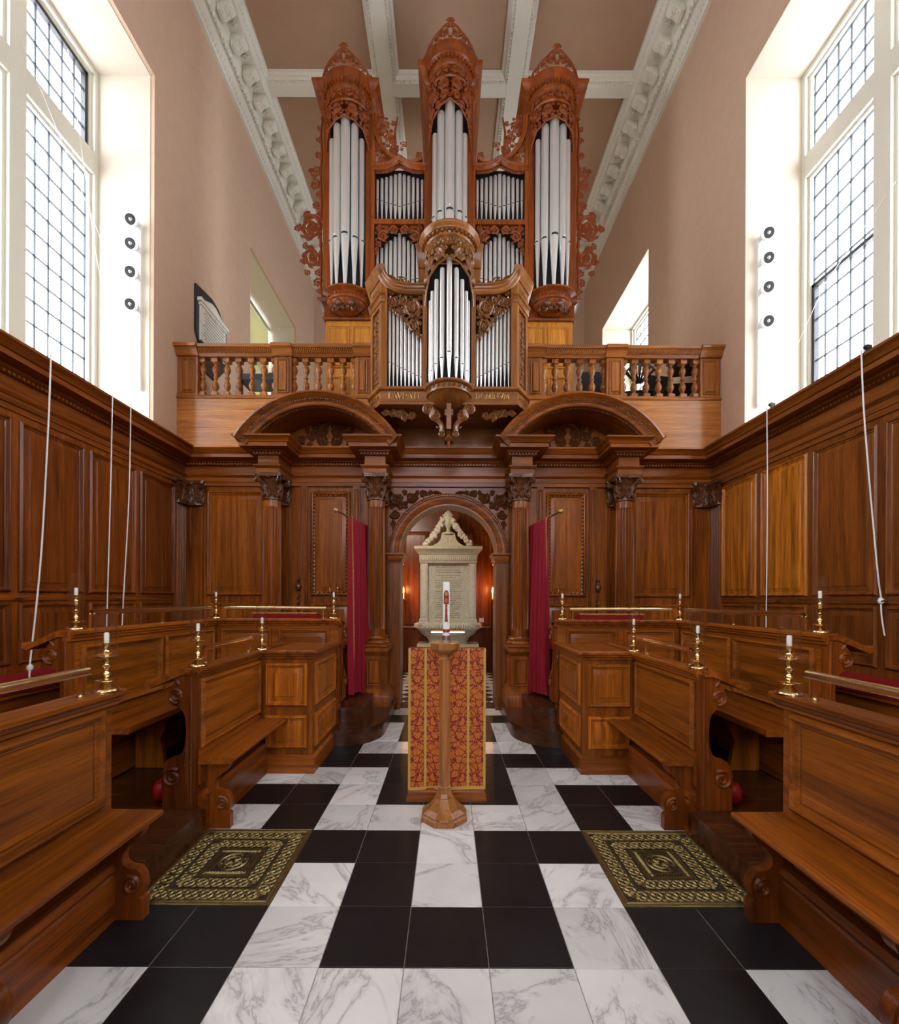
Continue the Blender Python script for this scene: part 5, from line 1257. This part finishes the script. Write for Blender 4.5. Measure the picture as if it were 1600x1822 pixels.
# ---- lectern with its brocade frontal
m, nt, b = mat('brocade')
L = nt.links; tc = nt.nodes.new('ShaderNodeTexCoord'); sp = nt.nodes.new('ShaderNodeSeparateXYZ'); L.new(tc.outputs['Object'], sp.inputs[0])
def mth(op, a, bb=None):
    n = nt.nodes.new('ShaderNodeMath'); n.operation = op
    for i, q in enumerate((a, bb)):
        if q is None: continue
        if isinstance(q, (int, float)): n.inputs[i].default_value = q
        else: L.new(q, n.inputs[i])
    return n.outputs[0]
ax = mth('ABSOLUTE', mth('SUBTRACT', mth('ABSOLUTE', sp.outputs['X']), .158))
zz = mth('MULTIPLY', mth('FRACT', mth('MULTIPLY', sp.outputs['Z'], 2.4)), .4167)
cb = nt.nodes.new('ShaderNodeCombineXYZ'); L.new(ax, cb.inputs[0]); L.new(zz, cb.inputs[2])
dn = noise(nt, cb.outputs[0], 22, 2); dv = nt.nodes.new('ShaderNodeVectorMath'); dv.operation = 'SCALE'; dv.inputs['Scale'].default_value = .03
L.new(dn.outputs['Color'], dv.inputs[0]); av = nt.nodes.new('ShaderNodeVectorMath'); av.operation = 'ADD'; L.new(cb.outputs[0], av.inputs[0]); L.new(dv.outputs[0], av.inputs[1])
vo = nt.nodes.new('ShaderNodeTexVoronoi'); vo.feature = 'DISTANCE_TO_EDGE'; vo.inputs['Scale'].default_value = 20; L.new(av.outputs[0], vo.inputs['Vector'])
vo2 = nt.nodes.new('ShaderNodeTexVoronoi'); vo2.inputs['Scale'].default_value = 20; L.new(av.outputs[0], vo2.inputs['Vector'])
lv = nt.nodes.new('ShaderNodeVectorMath'); lv.operation = 'SUBTRACT'; L.new(av.outputs[0], lv.inputs[0]); L.new(vo2.outputs['Position'], lv.inputs[1])
sc = nt.nodes.new('ShaderNodeSeparateColor'); L.new(vo2.outputs['Color'], sc.inputs[0])
vr = nt.nodes.new('ShaderNodeVectorRotate'); vr.rotation_type = 'Y_AXIS'; L.new(lv.outputs[0], vr.inputs['Vector']); L.new(mth('MULTIPLY', sc.outputs[0], 6.28), vr.inputs['Angle'])
ls = nt.nodes.new('ShaderNodeSeparateXYZ'); L.new(vr.outputs[0], ls.inputs[0])
her = mth('FRACT', mth('MULTIPLY', mth('ADD', ls.outputs['X'], mth('MULTIPLY', mth('ABSOLUTE', ls.outputs['Z']), -.9)), 50.0))
rib = mth('LESS_THAN', mth('ABSOLUTE', ls.outputs['Z']), .0011)
vein = mth('MULTIPLY', mth('GREATER_THAN', her, .15), mth('SUBTRACT', 1.0, rib))
edge_ = mth('ADD', .085, mth('MULTIPLY', mth('SUBTRACT', .5, her), .14))
lf = mth('GREATER_THAN', vo.outputs['Distance'], edge_)
mk = mth('MULTIPLY', vein, lf)
cr = nt.nodes.new('ShaderNodeMixRGB'); L.new(mk, cr.inputs['Fac']); cr.inputs['Color1'].default_value = (.23, .010, .006, 1); cr.inputs['Color2'].default_value = (.68, .19, .016, 1)
L.new(cr.outputs['Color'], b.inputs['Base Color']); b.inputs['Roughness'].default_value = .55; b.inputs['Sheen Weight'].default_value = .1
plain('gold_braid', (.62, .38, .075), .5, var=.12, bscale=200)
t = thing('lectern', 'oak lectern hung with a red and gold brocade frontal behind the candle stand', 'lectern', (-.005, 3.35, 0))
ob('plinth', MB().lathe([(.42, 0), (.42, .04), (.405, .045), (.405, .07), (.39, .08), (.385, .10)], (-.005, 3.36, 0), 4, pi / 4, pi / 4 + 2 * pi, sx=1.0, sy=.62), 'oak_x', t, smooth=0)
ob('body', MB().box(-.265, .255, 3.225, 3.50, .09, 1.10), 'oak_z', t, smooth=0)
ob('desk_top', MB().prism([(3.20, 1.10), (3.20, 1.125), (3.22, 1.14), (3.53, 1.09), (3.53, 1.06)], lambda u, v, c: (c, u, v), -.29, .28), 'oak_x', t, smooth=0)
cl = MB(); nu, nz = 24, 30; vs = []; fs = []
for j in range(nz + 1):
    z = .105 + (1.135 - .105) * j / nz
    for i in range(nu + 1):
        x = -.283 + .566 * i / nu; q = 1 - j / nz
        vs.append((x * (1 - .012 * (q > .5) * 0) - .003, 3.190 - .004 * sin(x * 22 + 1) * q - .003 * sin(x * 9) * q, z - .012 * q * (.5 - i / nu)))
for j in range(nz):
    for i in range(nu): a = j * (nu + 1) + i; fs.append((a, a + 1, a + nu + 2, a + nu + 1))
n0 = len(vs); vs += [(x, y + .006, z) for x, y, z in vs]; fs += [tuple(k + n0 for k in f[::-1]) for f in fs]
cloth = ob('frontal', cl.add(vs, fs), 'brocade', t)
for x in (-.283, -.164, .153, .274):
    w = .009; e = MB(); fs = []; vs = []
    for j in range(nz + 1):
        z = .10 + (1.136 - .10) * j / nz; q = 1 - j / nz; yy = 3.186 - .004 * sin(x * 22 + 1) * q - .003 * sin(x * 9) * q
        vs += [(x - w, yy, z - .012 * q * (.5 - (x + .283) / .566)), (x + w, yy, z - .012 * q * (.5 - (x + .283) / .566))]
    fs = [(2 * j, 2 * j + 1, 2 * j + 3, 2 * j + 2) for j in range(nz)]
    ob('braid', e.add(vs, fs), 'gold_braid', cloth)
e = MB(); vs = []
for i in range(nu + 1):
    x = -.29 + .572 * i / nu; d = .012 * (.5 - i / nu); yy = 3.185 - .004 * sin(x * 22 + 1) - .003 * sin(x * 9)
    vs += [(x, yy, .088 - d), (x, yy, .112 - d)]
ob('braid', e.add(vs, [(2 * i, 2 * i + 2, 2 * i + 3, 2 * i + 1) for i in range(nu)]), 'gold_braid', cloth)
t = thing('lectern_lamp', 'short brass reading lamp standing on the lectern', 'reading light', (0, 3.46, 1.09))
prof = [(.026 * cos(q), .026 * sin(q)) for q in [pi * i / 10 for i in range(11)]] + [(.022 * cos(q), .022 * sin(q)) for q in [pi - pi * i / 10 for i in range(11)]]
ob('hood', MB().prism(prof, lambda u, v, c: (c, 3.46 + u, 1.232 + v), -.135, .132), 'brass', t)
ob('stem', MB().tube([(0, 3.46, 1.105), (0, 3.46, 1.255)], .006, 8), 'brass', t); ob('foot', MB().lathe([(.04, 1.095), (.04, 1.104), (.01, 1.112)], (0, 3.46, 0), 16), 'brass', t)
# ---- brass floor grates
def grate(s):
    sd = 'left' if s < 0 else 'right'
    x0, x1, y0, y1 = .868, 1.56, 2.096, 2.79
    t = thing('floor_grate', 'square pierced brass heating grate in the %s of the aisle floor' % sd, 'grate', (s * 1.214, 2.443, 0), 'floor grates')
    ob('pit_shade_plate', MB().box(*sorted((s * x0, s * x1)), y0, y1, -.19, -.002), 'pit_shade', t, smooth=0)  # flat near-black plate under the grate stands for the dark of the hole
    cx, cy = s * 1.214, 2.443; h = .347
    loop = lambda q: [(cx - q, cy - q, 0), (cx + q, cy - q, 0), (cx + q, cy + q, 0), (cx - q, cy + q, 0)]
    ob('frame', MB().sweep(loop(h - .001), [(0, -.02), (0, .004), (-.006, .006), (-.010, .003), (-.022, .003), (-.026, .007), (-.032, .007), (-.036, .002), (-.036, -.02)], (0, 0, 1), closed=True), 'old_brass', t)
    P = lambda u, v, c=0.0: (cx + u, cy + v, .001 + c)
    bar = MB()
    for q in (.232, .128): bar.sweep(loop(q), [(-.004, -.012), (-.004, .004), (.004, .004), (.004, -.012)], (0, 0, 1), closed=True)
    for q0, q1 in ((.112, .122), (.085, .092)): bar.sweep(loop(q1), [(0, -.012), (0, .003), (q0 - q1, .003), (q0 - q1, -.012)], (0, 0, 1), closed=True)
    ob('square_bars', bar, 'old_brass', t)
    def ring_chain(q, n, r, name):
        mb = MB()
        def ring(x, y):
            stroke(mb, P, [(x + r * cos(a), y + r * sin(a)) for a in [2 * pi * i / 14 for i in range(15)]], [r * .19] * 15, .007)
            for k in range(4):
                a = pi / 4 + k * pi / 2; leaf(mb, P, x, y, a, r * .8, r * .2, .2, .008, 3)
            mb.ball(P(x, y, .001), r * .2, 5, 3)
        for side in range(4):
            c_, s_ = cos(side * pi / 2), sin(side * pi / 2)
            for i in range(n):
                u = -q + 2 * q * (i + .5) / n; v = -q
                ring(u * c_ - v * s_, u * s_ + v * c_)
                if i < n - 1:
                    w = u + q / n
                    for dv in (-r * .45, r * .45):
                        mb.ball(P(w * c_ - (v + dv) * s_, w * s_ + (v + dv) * c_, -.003), r * .32, 5, 3, (1, 1, .4))
            for ph in (0, pi):
                pts = []
                for i in range(n * 8 + 1):
                    u = -q + 2 * q * i / (n * 8); v = -q + r * 1.12 * cos(pi * n * (u + q) / q * .5 * 1.0 + ph)
                    pts.append((u * c_ - v * s_, u * s_ + v * c_))
                stroke(mb, P, pts, [r * .15] * len(pts), .006)
            A = (-q * c_ + q * s_, -q * s_ - q * c_); an = atan2(A[1], A[0])
            for k in (-.5, -.25, 0, .25, .5): leaf(mb, P, A[0] * .93, A[1] * .93, an + k * 1.5, r * 1.5, r * .3, k, .008, 4)
        ob(name, mb, 'old_brass', t)
    ring_chain(.272, 7, .031, 'outer_rings'); ring_chain(.180, 5, .029, 'inner_rings')
    mb = MB()
    for side in range(4):
        c_, s_ = cos(side * pi / 2), sin(side * pi / 2)
        for i in range(14):
            u = -.105 + .21 * i / 13; leaf(mb, lambda a, b, c=0.0: P(a * c_ - b * s_, a * s_ + b * c_, c), u - .008, -.110, .9, .024, .005, 0, .006, 3)
    for r in (.075, .045):
        stroke(mb, P, [(r * cos(a), r * sin(a)) for a in [2 * pi * i / 24 for i in range(25)]], [.006] * 25, .008)
    for k in range(8):
        a = k * pi / 4; stroke(mb, P, [(.01 * cos(a), .01 * sin(a)), (.042 * cos(a), .042 * sin(a))], [.007, .004], .01)
        mb.ball(P(.06 * cos(a + .39), .06 * sin(a + .39), 0), .010, 5, 3)
    ob('centre_wheel', mb, 'old_brass', t)
grate(-1); grate(1)
# ---- curtains
for s in (-1, 1):
    sd = 'left' if s < 0 else 'right'
    A = Vector((s * 1.085, 5.74, 2.47)); B = Vector((s * 1.235, 4.72, 2.47)); d = (B - A)
    t = thing('curtain_rod', 'thin brass swing rod holding the %s curtain' % sd, 'curtain rod', tuple(A))
    ob('rod', MB().tube([A, B], .011, 8), 'old_brass', t); ob('finial', MB().ball(tuple(B), .026, 12, 8), 'gilt', t)
    ob('wall_plate', MB().lathe([(.03, 0), (.03, .012), (.015, .018)], (A.x, YS - .06, 2.455), 12), 'old_brass', t)
    mb = MB()
    for k in range(9): mb.tube([tuple(A + d * (.06 + .085 * k) + Vector((.014 * cos(a), 0, .014 * sin(a) - .004))) for a in [2 * pi * i / 10 for i in range(11)]], .003, 5)
    ob('curtain_ring', mb, 'old_brass', t, kind='stuff')
    t = thing('curtain', 'crimson velvet curtain with gold rope edge hanging on the %s of the doorway' % sd, 'curtain', (s * 1.05, 5.2, .37))
    nu, nz = 90, 26; vs = []; edge = []
    for j in range(nz + 1):
        q = j / nz; z = 2.445 + (.385 - 2.445) * q
        for i in range(nu + 1):
            u = i / nu; p = A + d * (.05 + .72 * u) * (1) ; amp = .020 + .03 * q
            ph = u * 2 * pi * 6.5 + .5 * sin(3 * q)
            x = p.x - s * (.055 + .035 * q) + s * 0 + amp * sin(ph) + s * -.02 * q * sin(2 * pi * u); y = p.y - .02 - .10 * q * u + .012 * cos(ph * .5)
            zz = z - (.03 * sin(u * 5) * q * q)
            vs.append((x, y, zz))
            if i == nu - 6: edge.append((x - s * .012, y - .012, zz))
    fs = [(j * (nu + 1) + i, j * (nu + 1) + i + 1, (j + 1) * (nu + 1) + i + 1, (j + 1) * (nu + 1) + i) for j in range(nz) for i in range(nu)]
    n0 = len(vs); vs += [(x + .004, y + .004, z) for x, y, z in vs]; fs += [tuple(k + n0 for k in f) for f in fs]
    ob('drape', MB().add(vs, fs), 'velvet', t, smooth=80)
    mb = MB(); E = [Vector(p) for p in edge]; n = 110
    for k in range(n):
        f = k / (n - 1) * (len(E) - 1); i = min(int(f), len(E) - 2); p = E[i].lerp(E[i + 1], f - i); mb.ball(tuple(p), .011, 5, 3, (1, 1, .8))
    ob('rope_edge', mb, 'braid', t, kind='stuff')
# ---- monument in the lobby
ym = 8.45; t = thing('wall_monument', 'grey stone wall monument with urn seen through the doorway', 'monument', (0, ym, 0))
def sb(name, x, y0, y1, z0, z1, matn='stone_monument'): return ob(name, MB().box(-x, x, y0, y1, z0, z1), matn, t, smooth=0)
sb('tablet', .44, ym, ym + .4, 1.02, 2.22); sb('plinth', .60, ym - .12, ym + .45, .12, .62)
sb('slab', .545, ym + .05, ym + .42, 1.0, 2.25)
txt = MB(); rn = random.Random(4); z = 2.15
for r in range(24):
    wd = .27 * (1 if r % 5 else .6) * rn.uniform(.8, 1); x = -wd
    while x < wd:
        l = rn.uniform(.008, .026); txt.box(x, x + l, ym - .0015, ym + .001, z, z + rn.choice((.008, .011))); x += l + rn.uniform(.006, .012)
    z -= .0425 + (.02 if r in (3, 5) else 0)
ob('inscription', txt, 'letter_dark', t, kind='stuff', smooth=0)
for s in (-1, 1):
    a, b_ = sorted((s * .40, s * .545))
    ob('pilaster', MB().box(a, b_, ym - .07, ym + .1, 1.12, 2.22), 'stone_monument', t, smooth=0)
    ob('pilaster_panel', MB().box(a + .03, b_ - .03, ym - .08, ym - .065, 1.16, 2.18), 'stone_light', t, smooth=0)
    ob('pilaster_foot', MB().sweep([(a, ym + .1, .99), (a, ym - .07, .99), (b_, ym - .07, .99), (b_, ym + .1, .99)], [(0, 0), (.035, 0), (.035, .05), (.02, .07), (.02, .10), (0, .14)], (0, 0, 1)), 'stone_monument', t)
cp = [(0, 2.20), (.01, 2.22), (.02, 2.36), (.035, 2.37), (.05, 2.41), (.09, 2.45), (.11, 2.47), (.11, 2.52), (0, 2.54)]
ob('cornice', MB().sweep([(-.55, ym + .4, 0), (-.55, ym - .08, 0), (.55, ym - .08, 0), (.55, ym + .4, 0)], cp, (0, 0, 1)).box(-.55, .55, ym - .079, ym + .4, 2.2, 2.53), 'stone_monument', t)
mb = MB()
for i in range(27):
    x = -.545 + 1.09 * (i + .2) / 27; mb.box(x, x + .020, ym - .112, ym - .085, 2.26, 2.35)
ob('fluted_frieze', mb, 'stone_light', t, kind='stuff', smooth=0)
ob('basin_rim', MB().lathe([(.52, .80), (.60, .90), (.655, .955), (.66, .99), (.60, 1.02), (.52, 1.03)], (0, ym + .12, 0), 48, sy=.5), 'stone_monument', t)
mb = MB()
for i in range(40):
    a = pi + pi * i / 39; c_, s_ = cos(a), sin(a)
    mb.tube([(.60 * c_, ym + .12 + .30 * s_, .905), (.668 * c_, ym + .12 + .334 * s_, .955), (.655 * c_, ym + .12 + .328 * s_, 1.0), (.58 * c_, ym + .12 + .29 * s_, 1.03)], [.015, .022, .02, .01], 6)
ob('gadroon', mb, 'stone_light', t, kind='stuff')
ob('basin_foot', MB().lathe([(.40, .60), (.38, .66), (.42, .74), (.53, .81)], (0, ym + .12, 0), 40, sy=.55), 'stone_monument', t)
ob('pediment', MB().prism([(-.30, 2.53), (.30, 2.53)] + smooth_poly([(.30, 2.55), (.21, 2.60), (.15, 2.68), (.13, 2.78)], 4, False) + smooth_poly([(-.13, 2.78), (-.15, 2.68), (-.21, 2.60), (-.30, 2.55)], 4, False), lambda u, v, c: (u, ym - c, v), -.15, .06), 'stone_monument', t)
ob('pediment_shield', MB().lathe([(.0, 0), (.09, .0), (.085, .02), (.0, .03)], (0, 0, 0), 5), 'stone_light', t) if 0 else None
ob('urn', MB().lathe([(.125, 2.77), (.125, 2.80), (.06, 2.815), (.04, 2.84), (.035, 2.88), (.06, 2.91), (.085, 2.96), (.09, 3.05), (.105, 3.12), (.12, 3.125), (.12, 3.145), (.09, 3.17), (.06, 3.21), (.02, 3.23), (.015, 3.26), (.0, 3.27)], (0, ym - .0, 0), 20), 'stone_monument', t)
for s in (-1, 1):
    mb = MB(); rn = random.Random(9)
    for i in range(16):
        q = i / 15; x = s * (.10 + .33 * q ** 1.2); z = 3.06 - .48 * q ** .85
        for k in range(3): mb.ball((x + rn.uniform(-.04, .04), ym - .04 + rn.uniform(-.05, .02), z + rn.uniform(-.03, .03)), rn.uniform(.03, .05), 6, 4)
    ob('swag', mb, 'stone_light', t)
t = ob('thermostat', MB().box(.645, .745, 8.92, 8.945, 1.02, 1.11), 'white_plastic', smooth=0); tag(t, 'small white plastic box on the lobby wall right of the monument', 'thermostat')
for s in (-1, 1):
    sd = 'left' if s < 0 else 'right'
    t = thing('wall_lamp', 'glowing orange candle lamp %s of the monument in the lobby' % sd, 'lamp', (s * .90, 8.7, 1.5), 'lobby lamps')
    ob('bulb', MB().lathe([(.004, 1.62), (.016, 1.64), (.02, 1.67), (.012, 1.71), (.002, 1.74)], (s * .90, 8.66, 0), 12), 'lamp_glow', t)
    ob('candle_tube', MB().tube([(s * .90, 8.66, 1.50), (s * .90, 8.66, 1.62)], .016, 10), 'wax', t)
    ob('bracket', MB().tube([(s * .90, 8.945, 1.48), (s * .90, 8.8, 1.45), (s * .90, 8.66, 1.50)], .01, 8), 'old_brass', t)
    l = bpy.data.lights.new('lamp_light', 'POINT'); l.energy = 5; l.color = (1, .42, .12); l.shadow_soft_size = .04
    lo = bpy.data.objects.new('lamp_light', l); C.objects.link(lo); lo.location = (s * .90, 8.58, 1.70)
# ---- ropes
def rope(name, pts, r, lab, knot=None, tail=None):
    t = thing(name, lab, 'rope', pts[-1], 'white window ropes')
    ob('cord', MB().tube(smooth3(pts, 6), r, 6), 'rope_white', t, smooth=60)
    if knot: ob('knot', MB().ball(knot, .022, 8, 6, (1, 1, 1.3)), 'rope_white', t, smooth=60)
    if tail: ob('rope_end', MB().tube(smooth3(tail, 5), r, 6), 'rope_white', t, smooth=60)
    return t
def smooth3(pts, n):
    a = smooth_poly([(p[0], p[1]) for p in pts], n, False); b_ = smooth_poly([(p[2], 0) for p in pts], n, False)
    return [(x, y, z) for (x, y), (z, _) in zip(a, b_)]
rope('window_rope', [(-3.27, 3.53, 3.49), (-3.28, 3.52, 2.9), (-3.29, 3.47, 1.8), (-3.27, 3.36, .95)], .006, 'white rope ending in a knot on the red cushion, nearest on the left', (-3.265, 3.36, .95), [(-3.265, 3.36, .94), (-3.24, 3.33, .90), (-3.20, 3.29, .882)])
rope('window_rope', [(-3.27, 4.18, 3.49), (-3.28, 4.17, 2.5), (-3.28, 4.13, 1.2), (-3.28, 4.12, .90)], .005, 'thin white rope hanging down the left panelling, middle of three')
rope('window_rope', [(-3.27, 4.42, 3.49), (-3.28, 4.41, 2.5), (-3.29, 4.35, 1.4), (-3.29, 4.33, .90)], .005, 'thin white rope hanging down the left panelling, farthest of three')
rope('window_rope', [(3.27, 4.42, 3.49), (3.28, 4.42, 2.5), (3.28, 4.43, 1.4), (3.28, 4.43, .90)], .005, 'thin white rope hanging straight down the right panelling')
rope('window_rope', [(3.27, 3.41, 3.49), (3.31, 3.42, 2.9), (3.47, 3.48, 1.8), (3.53, 3.50, 1.50)], .006, 'slanting white rope tied to a hook on the right panelling', (3.525, 3.50, 1.50), [(3.525, 3.50, 1.49), (3.52, 3.49, 1.38), (3.525, 3.47, 1.22)])
for s, y in ((1, 3.41), (1, 4.42)):
    t = thing('rope_pulley', 'small black pulley on the right cornice, %s' % ('nearer one' if y < 4 else 'farther one'), 'pulley', (s * 3.32, y, 3.476))
    ob('body', MB().box(s * 3.31, s * 3.35, y - .008, y + .008, 3.476, 3.53), 'iron', t, smooth=0); ob('wheel', MB().tube([(s * 3.31, y - .012, 3.515), (s * 3.31, y + .012, 3.515)], .018, 10), 'iron', t)
for i, (s, y) in enumerate(((-1, 3.55), (-1, 4.62), (1, 4.62), (1, 3.50))):
    t = thing('wall_hook', 'small brass rope cleat on the %s panelling rail, %s one' % ('left' if s < 0 else 'right', 'nearer' if i in (0, 3) else 'farther'), 'hook', (s * 3.55, y, 1.5))
    ob('horn', MB().tube([(s * 3.52, y - .055, 1.507), (s * 3.515, y, 1.495), (s * 3.52, y + .055, 1.507)], [.004, .009, .004], 6), 'old_brass', t); ob('post', MB().tube([(s * 3.556, y, 1.497), (s * 3.515, y, 1.497)], .008, 6), 'old_brass', t)
# thin window cords
for s, segs in ((-1, [((4.36, 4.33, 7.2), (3.68, 4.78, 5.0), (3.35, 4.19, 3.53)), ((4.36, 4.9, 7.75), (4.2, 5.1, 5.6), (3.34, 4.43, 3.53))]), (1, [((4.36, 4.2, 5.6), (4.2, 4.8, 5.05), (4.0, 5.05, 4.3)),]) ):
    for i, seg in enumerate(segs):
        t = ob('pull_cord', MB().tube([(s * p[0], p[1], p[2]) for p in seg], .003, 5), 'rope_white')
        tag(t, 'thin white sash cord slanting across the %s window%s' % ('left' if s < 0 else 'right', '' if s > 0 else (', lower one' if i == 0 else ', upper one')), 'cord')
# ---- spotlights on the reveals
for s, zs in ((-1, (6.06, 5.77, 5.43, 5.04)), (1, (5.93, 5.63, 5.28, 4.87))):
    sd = 'left' if s < 0 else 'right'; x = s * 3.80; y = 5.30
    t = thing('spotlight_rail', 'white rail of four spotlights on the %s window reveal' % sd, 'spotlight', (x, y, 4.1), 'window spotlights')
    ob('rail', MB().box(x - .012, x + .012, y - .03, y - .006, zs[3] - .85, zs[0] + .03).box(x - .015, x + .015, y - .034, y - .006, zs[3] - 1.0, zs[3] - .82), 'white_plastic', t, smooth=0)
    for z in zs:
        d = Vector((-s * .3, -1, -.3)).normalized()
        c = Vector((x - s * -.045, y - .10, z))
        e = ob('lamp_head', MB().tube([c - d * .06, c - d * .02, c + d * .03, c + d * .035], [.045, .075, .082, .078], 18), 'white_plastic', t, smooth=50)
        ob('reflector', MB().tube([c + d * .034, c + d * .037], [.062, .060], 18), 'iron', e); ob('lens', MB().ball(tuple(c + d * .036), .022, 10, 6), 'steel', e)
        ob('rim', MB().tube([tuple(c + d * .036 + (Vector((1, 0, 0)) * cos(a) + Vector((0, -.25, 1)).normalized() * sin(a)) * .070) for a in [2 * pi * i / 18 for i in range(19)]], .008, 5), 'white_plastic', e)
        ob('arm', MB().box(x - .008, x + .008, y - .10, y - .02, z - .06, z - .04), 'white_plastic', e, smooth=0)
# ---- memorial tablet on the left wall
t = thing('memorial_tablet', 'white marble memorial tablet on a black slate backing on the left wall', 'tablet', (-3.64, 6.55, 5.0))
Pm = lambda u, v, c=0.0: (-3.647 + c, u, v)
ob('backing', MB().prism([(6.12, 5.28), (6.42, 4.90), (6.68, 4.90), (6.98, 5.28), (6.98, 5.78), (6.82, 6.02), (6.12, 6.02)] if 0 else [(6.14, 5.33), (6.45, 4.86), (6.66, 4.86), (6.98, 5.20), (6.98, 5.82), (6.74, 6.02), (6.56, 6.06), (6.14, 6.00)], Pm, 0, .03), 'slate', t, smooth=0)
ob('slab', MB().fbox(Pm, 6.22, 6.90, 5.24, 5.78, .03, .06), 'stone_light', t, smooth=0)
ob('cornice', MB().fbox(Pm, 6.17, 6.95, 5.78, 5.83, .03, .09).fbox(Pm, 6.20, 6.92, 5.74, 5.78, .03, .075), 'stone_light', t, smooth=0)
ob('gable', MB().prism([(6.22, 5.83), (6.90, 5.83), (6.62, 5.95), (6.50, 5.95)], Pm, .03, .06), 'stone_light', t, smooth=0)
txt = MB(); z = 5.71; rn = random.Random(2)
for r in range(10):
    u = 6.27 + rn.uniform(0, .05)
    while u < 6.84:
        l = rn.uniform(.01, .03); txt.fbox(Pm, u, u + l, z, z + .014, .06, .0615); u += l + .012
    z -= .046
ob('inscription', txt, 'letter_dark', t, kind='stuff', smooth=0)
# ---- black furniture on the gallery
def chair(loc, rot, lab, fan=False):
    t = thing('gallery_chair', lab, 'chair', (0, 0, 0), 'black gallery chairs')
    ob('seat', MB().prism([(-.21, .43), (.21, .43), (.22, .46), (-.22, .46)], lambda u, v, c: (u, c, v), -.20, .20), 'black_cloth', t)
    for x in (-.2, .2):
        ob('leg', MB().tube([(x, -.2, 0), (x, -.17, .44)], .011, 6), 'black_plastic', t); ob('leg', MB().tube([(x, .22, 0), (x, .18, .44)], .011, 6), 'black_plastic', t)
    if fan:
        for k in range(7):
            a = -.9 + .3 * k; ob('back_slat', MB().tube([(.04 * sin(a), .20, .55), (.24 * sin(a), .25, .55 + .26 * cos(a))], [.01, .024], 6), 'black_plastic', t)
        ob('back_rim', MB().tube([(.25 * sin(a), .25, .55 + .27 * cos(a)) for a in [-1.1 + 2.2 * i / 14 for i in range(15)]], .014, 6), 'black_plastic', t)
    else:
        ob('backrest', MB().prism([(-.21, .55), (.21, .55), (.20, .84), (-.20, .84)], lambda u, v, c: (u, .20 + c + (v - .5) * .12, v), 0, .03), 'black_cloth', t)
        for x in (-.2, .2): ob('back_post', MB().tube([(x, .19, .44), (x, .24, .82)], .011, 6), 'black_plastic', t)
    t.location = loc; t.rotation_euler = (0, 0, rot); WO[t.name] = Vector(loc); return t
chair((2.86, 6.55, 4.145), 2.9, 'black chair with fan shaped slatted back behind the right balusters', True)
chair((3.22, 6.95, 4.145), 3.3, 'plain black padded chair near the right wall on the gallery')
chair((3.38, 6.35, 4.145), 3.0, 'low black chair against the right wall at the gallery end')
chair((2.22, 6.85, 4.145), 3.1, 'black padded chair beside the organ on the right of the gallery')
chair((-3.26, 7.3, 4.145), .2, 'black chair beside the keyboard on the left of the gallery')
t = thing('keyboard_desk', 'black keyboard desk behind the left balusters', 'keyboard', (-2.9, 6.5, 4.145))
ob('top', MB().box(-3.12, -2.50, 6.35, 6.75, 4.74, 4.82), 'black_plastic', t, smooth=0)
ob('music_rest', MB().prism([(6.70, 4.82), (6.82, 5.06), (6.80, 5.07), (6.68, 4.82)], lambda u, v, c: (c, u, v), -2.85, -2.45), 'black_plastic', t, smooth=0)
for x in (-3.08, -2.54):
    for y in (6.39, 6.71): ob('leg', MB().tube([(x, y, 4.145), (x, y, 4.75)], .02, 8), 'iron', t)
t = ob('hymn_book', MB().box(-2.64, -2.48, 6.45, 6.66, 4.8205, 4.85), 'red_cloth', smooth=0); tag(t, 'red covered book lying on the black keyboard desk', 'book')
